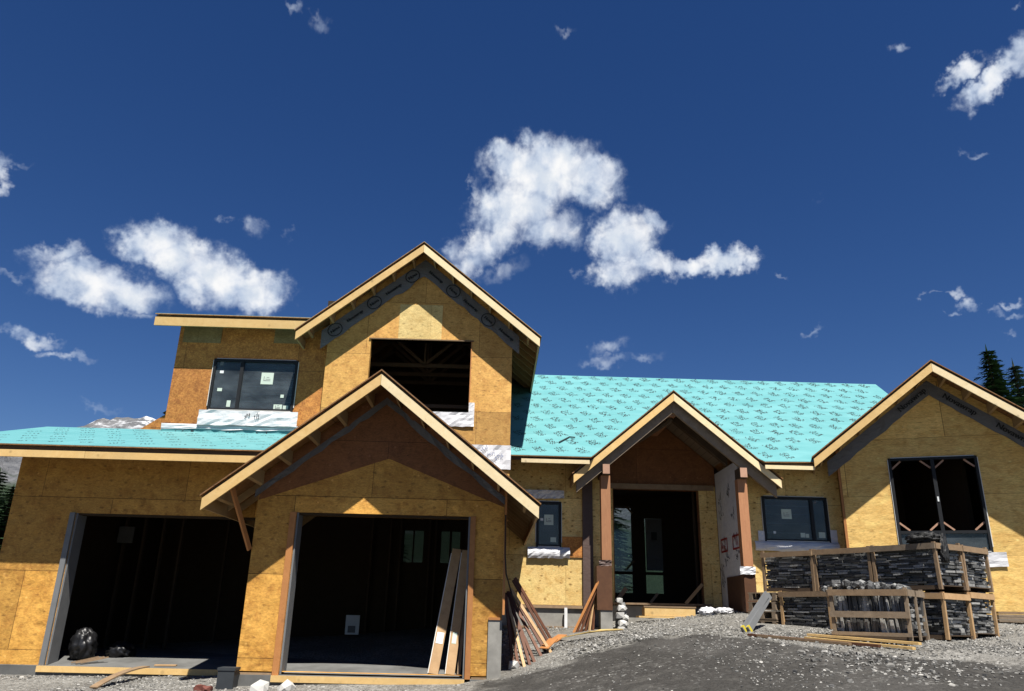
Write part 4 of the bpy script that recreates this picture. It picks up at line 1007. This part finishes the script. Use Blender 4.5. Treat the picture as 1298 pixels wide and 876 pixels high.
# entrance
st_=root('entrance_step',(3.7,17.35,1.60),'pale lumber step box in front of the entrance opening','step')
MB().box((3.11,17.20,1.61),(4.36,17.56,1.645)).build('base_board',M['pale'],st_)
MB().box((3.24,17.22,1.65),(4.32,17.26,1.82)).build('riser',M['pale'],st_); MB().box((3.24,17.261,1.65),(3.28,17.54,1.82)).build('cheek',M['weathered'],st_)
MB().box((4.28,17.261,1.65),(4.32,17.54,1.82)).build('cheek',M['weathered'],st_); MB().box((3.22,17.21,1.821),(4.34,17.32,1.85)).build('tread',M['weathered'],st_)
plank('threshold_board',(2.7,18.24,1.90),(4.95,18.24,1.91),.16,.04,'weathered','long brown board lying along the entrance threshold','board',up=(0,0,1))
plank('timber_scrap',(2.85,18.62,1.95),(3.10,18.7,2.25),.09,.03,'weathered','short board tilted inside the left of the entrance','board',up=(0,-1,0))
plank('timber_scrap',(3.74,19.1,1.95),(3.92,19.1,2.16),.06,.03,'weathered','tiny board tilted in the middle of the entrance','board',up=(0,-1,0))
plank('timber_scrap',(4.36,18.2,1.93),(4.80,18.36,2.36),.07,.03,'tanplank','tan board propped against the right of the entrance','board',up=(0,-1,0))
for i,(x_,y_,s_,l) in enumerate(((4.50,16.9,(.19,.13,.10),'crumpled white plastic heap right of the entrance step'),(4.80,16.75,(.20,.12,.07),'smaller crumpled white plastic next to the porch wall'))):
    blobmesh('crumpled_plastic',(x_,y_,float(hgt(x_,y_))+.05),s_,M['white'],6+i,.5,2.6,l,'plastic sheet',ridge=True)
# plank ramp leaning beside the crates, two grey boards with yellow tips
for i,l in enumerate(('front grey board with yellow tip leaning left of the stone crates','rear grey board with yellow tip leaning left of the stone crates')):
    A=Vector(gz(4.20+.10*i,13.62+.02*i,.02)); B=Vector((4.92+.08*i,14.4+.1*i,2.06-.02*i)); p=plank('grey_board',A,B,.11,.045,'metal',l,'board',group='grey boards leaning left of the stone crates',up=(.3,-1,0))
    t_=MB().box((-.057,-.024,.02),(.057,.024,.08)).build('painted_tip',M['yel']); t_.parent=p
for i,(a,b,m_,l) in enumerate(((gz(4.90,12.6,.05),gz(5.92,11.25,.06),'pale','upper yellow board lying in front of the crates'),(gz(4.80,12.45,.02),gz(5.75,11.1,.02),'pale','lower yellow board lying in front of the crates'),(gz(4.1,13.0,.02),gz(5.4,11.35,.02),'darkplank','long dark plank lying in front of the yellow boards'),(gz(4.2,12.85,.02),gz(5.1,11.6,.02),'weathered','shorter brown plank lying in front of the crates'))):
    plank('loose_board',a,b,.09,.035,m_,l,'board',group='boards lying on the gravel before the crates')
for i in range(4):
    P0=W(3.0,.45,1.72+.05*i); P1=W(4.9,.45+.03*i,1.74+.05*i)
    plank('stacked_board',(P0[0],P0[1],1.70+.05*i),(P1[0],P1[1],1.70+.05*i),.18,.04,'weathered' if i==3 else 'greywood',('bottom board','second board','third board','top board')[i]+' of the stack under the right wing wall','board',group='boards stacked under the right wing wall')
cb=MB().tube([(.17,12.44,3.1),(.175,12.42,2.5),(.20,12.44,2.2),(.30,12.6,1.9),(.42,12.9,1.72),(.5,13.3,1.6)],.012,6).build('cable',M['net']); tag(cb,'thin dark cable hanging down the garage corner to the leaning planks','cable')
mb=MB().box((-3.20,17.98,1.12),(-2.90,18.0,1.52)); o=mb.build('wall_panel',M['stickerw']); tag(o,'small white panel inside the dark right garage','panel')
MB().box((-3.14,17.96,1.16),(-2.98,17.979,1.30)).build('grille',M['metal'],None).parent=o
o=MB().box((-8.0,16.97,2.86),(-7.68,17.0,3.2)).build('wall_panel',M['metal']); tag(o,'small grey panel high inside the dark left garage','panel')

# ------------------------------------------------------------------ trees
def spruce_meshes(seed,h,rad,mat):
    rng=random.Random(seed); mb=MB(); z=h*.06
    while z<h*.985:
        f=z/h; r0=rad*((1-f)**.85)*rng.uniform(.78,1.1)+.05; n=max(5,int(6+r0*5.5)); a0=rng.random()*6.28
        for i in range(n):
            a=a0+6.283*i/n+rng.uniform(-.25,.25); r=r0*rng.uniform(.65,1.15); dr=r*rng.uniform(.12,.38)
            ca,sa=math.cos(a),math.sin(a); segs=max(2,int(r/.22))
            for k in range(segs):
                t0=k/segs; t1=(k+1)/segs
                for q in range(10):
                    tt=rng.uniform(t0,t1); px=ca*r*tt; py=sa*r*tt; pz=z-dr*tt*tt+.1*r*tt
                    l=rng.uniform(.16,.34)*(1.15-.5*tt)*(.5+.5*min(1,r)); sd=rng.choice((-1,1)); aa=a+sd*rng.uniform(.4,1.2); dn=rng.uniform(-.45,.05)
                    ex,ey,ez=px+math.cos(aa)*l,py+math.sin(aa)*l,pz+dn*l
                    w=l*.42; nx,ny=-math.sin(aa)*w,math.cos(aa)*w
                    mb.add([(px-nx*.5,py-ny*.5,pz),(px+nx*.5,py+ny*.5,pz-.02),(ex+nx*.3,ey+ny*.3,ez-.05*l),(ex,ey,ez)],[(0,1,2,3)])
            mb.add([(0,0,z),(ca*.02,sa*.02,z+.04),(ca*r*.95,sa*r*.95,z-dr*.9+.1*r)],[(0,1,2)])
        z+=max(.10,h*.018)*rng.uniform(.8,1.2)
    for q in range(8): # leader
        a=q*.8; mb.add([(0,0,h*.95),(math.cos(a)*.05,math.sin(a)*.05,h*.95),(0,0,h+.1)],[(0,1,2)])
    return mesh_of(mb,'crown',mat)
def tree(x,y,z,h,rad,seed,label,mat='needle',cache={}):
    key=(seed,mat)
    if key not in cache: cache[key]=(spruce_meshes(seed,10,2.0,M[mat]),mesh_of(MB().tube([(0,0,-.3),(0,0,5),(0,0,9.8)],[.16,.10,.02],8),'trunk',M['bark']))
    r=empty('spruce_tree',(x,y,z),label,'spruce tree','spruce trees round the site',(0,0,random.uniform(0,6)))
    r.scale=(rad/2.0,rad/2.0,h/10)
    for me,nm in zip(cache[key],('crown','trunk')):
        o=bpy.data.objects.new(nm,me); COL.objects.link(o); o.parent=r
    return r
tree(23.1,34,1.2,13.0,3.6,1,'tallest dark spruce rising behind the right wing roof')
tree(24.6,34.5,1.2,12.5,3.2,2,'blue green spruce right of the tallest one, at the photo edge','needleb')
tree(24.3,36,1.2,12.2,3.6,3,'lower dark spruce between the two tall ones behind the right wing')
tree(26.6,35,1.2,12.6,3.3,4,'half hidden spruce at the far right edge','needleb')
for i,(x_,y_,h_,l) in enumerate(((-17.9,30.5,5.9,'dense spruce between the leftmost one and the garage wall'),(-20.4,30,5.0,'low spruce cut by the left photo edge'),(-19.2,29,5.6,'leftmost spruce beside the garage wall, tallest there'),(-17.2,28,5.2,'spruce directly behind the left garage wall'),(-18.4,26,4.4,'small spruce low against the left photo edge'),(-21,33,6.6,'rear spruce on the slope left of the garage'),(-16.4,24.5,3.6,'low bushy spruce nearest the garage corner'),(-14.4,21.5,2.8,'smallest bushy spruce at the left wall foot'))):
    tree(x_,y_,.4,h_,2.6 if h_>4 else 1.9,5+i%3,l)
tree(5.3,40,1.2,9.5,2.4,2,'spruce seen through the rear window of the entrance hall'); tree(-5.6,44,1.0,6.5,1.8,3,'spruce seen through the rear garage window')

# ------------------------------------------------------------------ mountains
def mountains():
    az=np.radians(np.linspace(-75,75,420)); prof=np.interp(np.degrees(az),[-75,-45,-38,-34,-33.4,-32.9,-31.8,-30.3,-28.85,-27.8,-26.2,-24.8,-23.5,-20,-10,0,8,12,20,40,75],
        [8,9,9.6,9.9,10.3,9.9,9.3,9.9,10.75,11.4,11.95,12.05,11.6,9.5,7,7,8.0,8.6,8,7,6])
    rs=np.linspace(0,1,60); V=[]
    for i,a in enumerate(az):
        R1=2600; top=R1*math.tan(math.radians(prof[i]))+1.6
        for t in rs:
            r=900+1700*t; z=top*(t**1.45)
            p=Vector((math.sin(a)*r/260,math.cos(a)*r/260,.3)); f=noise.fractal(p,1.0,2.0,6)
            rg=1-abs(noise.noise(p*1.7))*2
            z+= (f*75+rg*40)*t*(1-t)*2.2 + (noise.fractal(p*6,1.0,2.0,4)*14)*t
            V.append((math.sin(a)*r,math.cos(a)*r,z-5*(1-t)))
    n=len(rs); Fq=[(i*n+j,(i+1)*n+j,(i+1)*n+j+1,i*n+j+1) for i in range(len(az)-1) for j in range(n-1)]
    b0=len(V)
    for a in az: V.append((math.sin(a)*3400,math.cos(a)*3400,-10))
    Fq+=[(i*n+n-1,(i+1)*n+n-1,b0+i+1,b0+i) for i in range(len(az)-1)]
    me=bpy.data.meshes.new('mountains'); me.from_pydata(V,[],Fq)
    t=NT('rocky mountain'); P=t.obj(); sp=t.n('ShaderNodeSeparateXYZ',{0:P})
    g=t.noise(t.mapv(P,scale=(1,1,2.2)),.012,8,.7,1.); 
    rock_=t.mix(t.step(g,.35,.65),(.07,.075,.085),(.20,.20,.205))
    sn=t.math('MULTIPLY',t.step(sp.outputs[2],440,540),t.step(t.noise(P,.02,7,.7),.50,.62)); 
    c=t.mix(sn,rock_,(.75,.77,.8))
    fo=t.step(t.math('ADD',sp.outputs[2],t.math('MULTIPLY',t.noise(P,.01,5,.6),260)),430,340)
    c=t.mix(fo,c,t.mix(t.noise(P,.05,4,.7),(.02,.035,.02),(.05,.07,.04)))
    t.col(c); t.rough(.95); t.spec(.1); t.bump(t.noise(P,.03,6,.7),1.0,12)
    me.materials.append(t.mat); o=bpy.data.objects.new('mountains',me); COL.objects.link(o); tag(o,kind='structure')
mountains()
CL=[(3.37,32.216,0.1908,0.0023,0.0083,0.4117,1.3),(6.866,31.612,0.3137,-0.0041,0.0195,0.5011,1.2),(1.071,29.657,0.2328,0.1088,-0.1246,0.3954,1.2),(-1.018,27.021,0.2122,0.141,-0.2883,0.5848,1),(-2.368,25.231,0.321,0.2767,-0.4696,0.6898,0.8),(3.548,27.969,0.3321,0.0033,0.0057,0.6252,1),(0.631,33.243,0.4073,0.0129,-0.0098,0.8256,1),(-2.424,30.395,1.6636,0.0857,-0.0321,0.7402,0.6),(0.23,24.739,0.3877,0.2653,-0.6696,1.2262,0.5),(-4.031,26.134,0.5839,0.4305,-0.472,0.8112,0.7),(9.782,27.269,0.3414,-0.0109,0.0244,0.4633,1.2),(9.514,24.695,0.3795,-0.011,0.035,0.789,1),(12.359,25.14,0.331,-0.0674,0.1987,1.0112,1),(15.124,24.789,0.3603,0.0107,0.0027,1.2599,1),(17.571,25.038,0.468,0.0326,-0.0332,1.047,1.1),(19.532,24.956,0.7103,-0.0661,0.1324,1.1943,1),(11.998,28.235,0.5886,-0.1472,0.3238,1.4414,0.8),(8.567,19.142,0.5529,0.1988,-0.433,1.3543,0.62),(8.119,18.158,0.4845,-0.0092,0.0381,1.9042,0.62),(11.156,18.379,0.6418,-0.024,0.0868,2.4646,0.55),(-30.012,20.23,0.2662,0.0112,-0.013,0.6716,1.1),(-28.063,19.903,0.3069,0.0294,-0.0593,0.7343,1.1),(-31.748,20.252,0.4697,0.1023,-0.2213,0.9666,0.9),(-32.23,21.585,0.4362,0.135,-0.5024,1.4552,0.8),(-34.412,19.602,0.8487,0.1949,-0.8196,3.2941,0.5),(-25.868,23.311,0.3221,-0.0065,0.0099,0.6077,1.2),(-23.985,22.761,0.3376,-0.0352,0.0627,0.6148,1.15),(-22.111,22.111,0.288,-0.0238,0.0423,0.5069,1.25),(-19.353,21.777,0.3484,-0.0231,0.0362,0.5618,1.2),(-18.318,21.366,0.5734,0.0823,-0.1279,0.9355,1.1),(-27.672,23.619,0.6753,0.1359,-0.3178,1.4426,0.8),(-25.824,18.828,0.7381,0.1348,-0.465,2.6458,0.5),(-32.488,15.974,0.5287,0.0138,0.0832,2.0183,0.75),(-30.139,15.241,0.627,0.0861,-0.2712,2.7946,0.65),(-36.529,25.934,1.4461,0.3727,-0.2987,0.9148,0.8),(-36.16,24.653,1.5603,0.3914,-0.5205,1.6671,0.7),(-35.628,26.579,1.5132,0.3829,-1.0687,3.3253,0.45),(-19.778,26.063,0.8095,-0.3345,0.4206,1.2079,0.52),(-21.955,26.22,1.9258,0.3314,-0.4917,2.6057,0.5),(-16.771,25.874,1.3757,0.1919,-0.4311,2.9688,0.4),(36.123,34.012,0.4734,0.2021,-0.4559,1.4896,1),(37.938,33.156,0.3323,0.1515,-0.4704,1.285,1.1),(39.581,33.949,0.6467,0.1868,-0.1658,0.8676,1),(32.148,36.512,1.1449,0.45,-0.4121,1.9543,0.6),(40.295,36.415,1.82,0.5204,-0.5595,3.5569,0.6),(35.872,29.251,1.0308,-0.2091,1.1071,4.0068,0.52),(31.198,20.997,1.4717,0.8204,-2.6279,4.1709,0.6),(32.097,21.103,2.0664,-0.3389,1.1425,6.4036,0.5),(33.221,20.642,1.9249,-0.3273,0.5928,3.2326,0.62),(33.568,19.911,1.6512,-0.2828,0.3504,1.9473,0.66),(32.68,19.394,2.1002,0.3363,-0.6907,3.2264,0.6),(36.189,19.273,1.0376,-0.1919,0.6487,3.3248,0.66),(35.237,18.948,1.5978,-0.2865,0.5195,2.8277,0.58),(36.268,18.507,1.2767,-0.2353,0.7503,4.0009,0.55),(35.759,17.398,2.5413,-0.4584,0.5714,3.3302,0.5),(23.738,19.554,1.0119,0.2031,-0.6276,2.9878,0.55),(-16.804,40.537,0.8602,0.1538,-0.2293,1.3442,0.5),(-19.147,41.138,0.9866,0.1965,-0.5666,2.9153,0.5),(5.06,41.612,0.9877,-0.0003,0.0789,3.3261,0.46),(21.827,23.475,1.9505,-0.2057,0.5309,4.5063,0.5),(5.888,24.606,1.7391,-0.0096,0.0325,2.4611,0.5),(-27.587,12.269,0.614,-0.0046,0.3636,3.9159,0.38),(25.275,28.451,1.7594,-0.2352,0.7868,4.6609,0.3)]
SUN_E=5.0; SKY_E=.05; SKY_ALT=1500; SKY_AIR=1.0; SKY_DUST=.2; SKY_OZ=2.0; SKY_SAT=1.30; SKY_VAL=.77; CB=9.4; EXPO=1.05
# ------------------------------------------------------------------ camera, light, sky
cam=bpy.data.cameras.new('camera'); co=bpy.data.objects.new('camera',cam); COL.objects.link(co)
p,r,yw=R(19.306),R(1.349),R(.951)
f=Vector((math.sin(yw)*math.cos(p),math.cos(yw)*math.cos(p),math.sin(p))); rt=Vector((math.cos(yw),-math.sin(yw),0)); up=rt.cross(f)
r2=rt*math.cos(r)+up*math.sin(r); u2=-rt*math.sin(r)+up*math.cos(r)
Mx=Matrix((r2,u2,-f)).transposed().to_4x4(); Mx.translation=Vector((0,0,1.6)); co.matrix_world=Mx
cam.sensor_width=36; cam.lens=975/1298*36; cam.clip_start=.05; cam.clip_end=20000
SC.camera=co
to_sun=Vector((.30,-1.0,1.97)).normalized()
sl=bpy.data.lights.new('sun','SUN'); so=bpy.data.objects.new('sun',sl); COL.objects.link(so)
so.rotation_euler=to_sun.to_track_quat('Z','Y').to_euler(); so.location=(6,-10,30)
sl.energy=SUN_E; sl.angle=R(.53); sl.color=(1.0,.955,.88)
w=bpy.data.worlds.new('World'); SC.world=w; w.use_nodes=True; nt=w.node_tree; nt.nodes.clear()
def N(typ,ins=None,**kw):
    o=nt.nodes.new(typ)
    for k,v in kw.items(): setattr(o,k,v)
    for k,v in (ins or {}).items():
        if hasattr(v,'node'): nt.links.new(v,o.inputs[k])
        else: o.inputs[k].default_value=v
    return o
def Mt(op,a,b=None,c=None,clamp=False):
    o=N('ShaderNodeMath',operation=op,use_clamp=clamp)
    for i,v in enumerate((a,b,c)):
        if v is None: continue
        if hasattr(v,'node'): nt.links.new(v,o.inputs[i])
        else: o.inputs[i].default_value=v
    return o.outputs[0]
sky=N('ShaderNodeTexSky',sky_type='NISHITA',sun_disc=False,sun_elevation=math.asin(to_sun.z),sun_rotation=math.atan2(to_sun.x,to_sun.y),altitude=SKY_ALT,air_density=SKY_AIR,dust_density=SKY_DUST,ozone_density=SKY_OZ)
# clouds: azimuth / elevation of the real directions they stand in
tc=N('ShaderNodeTexCoord').outputs['Generated']; sp=N('ShaderNodeSeparateXYZ',{0:tc})
az=Mt('MULTIPLY',Mt('ARCTAN2',sp.outputs[0],sp.outputs[1]),180/math.pi); el=Mt('MULTIPLY',Mt('ARCSINE',sp.outputs[2]),180/math.pi)
ae=N('ShaderNodeCombineXYZ',{0:az,1:el,2:0.0}).outputs[0]
def noi(vec,scale,det,rough,dist=0): return N('ShaderNodeTexNoise',{'Vector':vec,'Scale':scale,'Detail':det,'Roughness':rough,'Distortion':dist})
w1=noi(ae,.55,4,.55); w2=noi(ae,2.2,2,.5)
def off(n,k):
    a=N('ShaderNodeVectorMath',{0:n.outputs['Color'],1:(.5,.5,.5)},operation='SUBTRACT').outputs[0]
    return N('ShaderNodeVectorMath',{0:a,'Scale':k},operation='SCALE').outputs[0]
v=N('ShaderNodeVectorMath',{0:ae,1:off(w1,2.6)},operation='ADD').outputs[0]
v=N('ShaderNodeVectorMath',{0:v,1:off(w2,.7)},operation='ADD').outputs[0]
def field(vec):
    acc=None
    for cx,cy,a,b,c,d,amp in CL:
        q=N('ShaderNodeVectorMath',{0:vec,1:(cx,cy,0)},operation='SUBTRACT').outputs[0]
        x=N('ShaderNodeVectorMath',{0:q,1:(a,b,0)},operation='DOT_PRODUCT').outputs['Value']
        y=N('ShaderNodeVectorMath',{0:q,1:(c,d,0)},operation='DOT_PRODUCT').outputs['Value']
        r_=Mt('MULTIPLY_ADD',x,x,Mt('MULTIPLY',y,y))
        g=Mt('MULTIPLY',Mt('MULTIPLY_ADD',r_,-.62,1.0),amp)
        acc=g if acc is None else Mt('SMOOTH_MAX',acc,g,.12)
    return Mt('MAXIMUM',acc,0.0)
Fd=field(v)
fine=noi(ae,.62,4,.52,.5).outputs[0]; fine2=noi(ae,2.2,1.5,.5).outputs[0]
dn=Mt('MULTIPLY_ADD',Mt('SUBTRACT',fine,.5),1.3,Fd); dn=Mt('MULTIPLY_ADD',Mt('SUBTRACT',fine2,.5),.3,dn)
dn=Mt('MULTIPLY',dn,Mt('GREATER_THAN',Fd,.001))
def ramp(x,a,b,c=0,d=1,sm=True): return N('ShaderNodeMapRange',{0:x,1:a,2:b,3:c,4:d},clamp=True,interpolation_type='SMOOTHSTEP' if sm else 'LINEAR').outputs[0]
alpha=Mt('MULTIPLY',ramp(dn,.0,1.15),ramp(Fd,0.0,.85))
# thick parts go slightly grey below their sunlit tops
th=ramp(Mt('MULTIPLY_ADD',Mt('SUBTRACT',noi(ae,.45,5,.6).outputs[0],.5),1.2,dn),.5,1.5)
mixc=N('ShaderNodeMix',{0:th,6:(CB*.66,CB*.74,CB*.88,1),7:(CB,CB,CB*1.0,1)},data_type='RGBA').outputs[2]
shade=noi(ae,.5,4,.5).outputs[0]
mixc=N('ShaderNodeMix',{0:1.0,6:mixc,7:N('ShaderNodeCombineColor',{0:ramp(shade,.38,.62,.74,1),1:ramp(shade,.38,.62,.80,1),2:ramp(shade,.38,.62,.88,1)}).outputs[0]},data_type='RGBA',blend_type='MULTIPLY').outputs[2]
hs=N('ShaderNodeHueSaturation',{'Hue':.513,'Saturation':SKY_SAT,'Value':SKY_VAL,'Color':sky.outputs[0]}).outputs[0]
allc=N('ShaderNodeMix',{0:alpha,6:hs,7:mixc},data_type='RGBA').outputs[2]
bg=N('ShaderNodeBackground',{0:allc,1:SKY_E}); wo=N('ShaderNodeOutputWorld'); nt.links.new(bg.outputs[0],wo.inputs[0])
w.cycles.sampling_method='MANUAL'; w.cycles.sample_map_resolution=512
SC.view_settings.view_transform='Standard'; SC.view_settings.look='None'; SC.view_settings.gamma=1; SC.view_settings.exposure=EXPO
SC.render.engine='CYCLES'
SC.cycles.max_bounces=6; SC.cycles.diffuse_bounces=3; SC.cycles.transparent_max_bounces=12
# purge: nothing may be left without a user
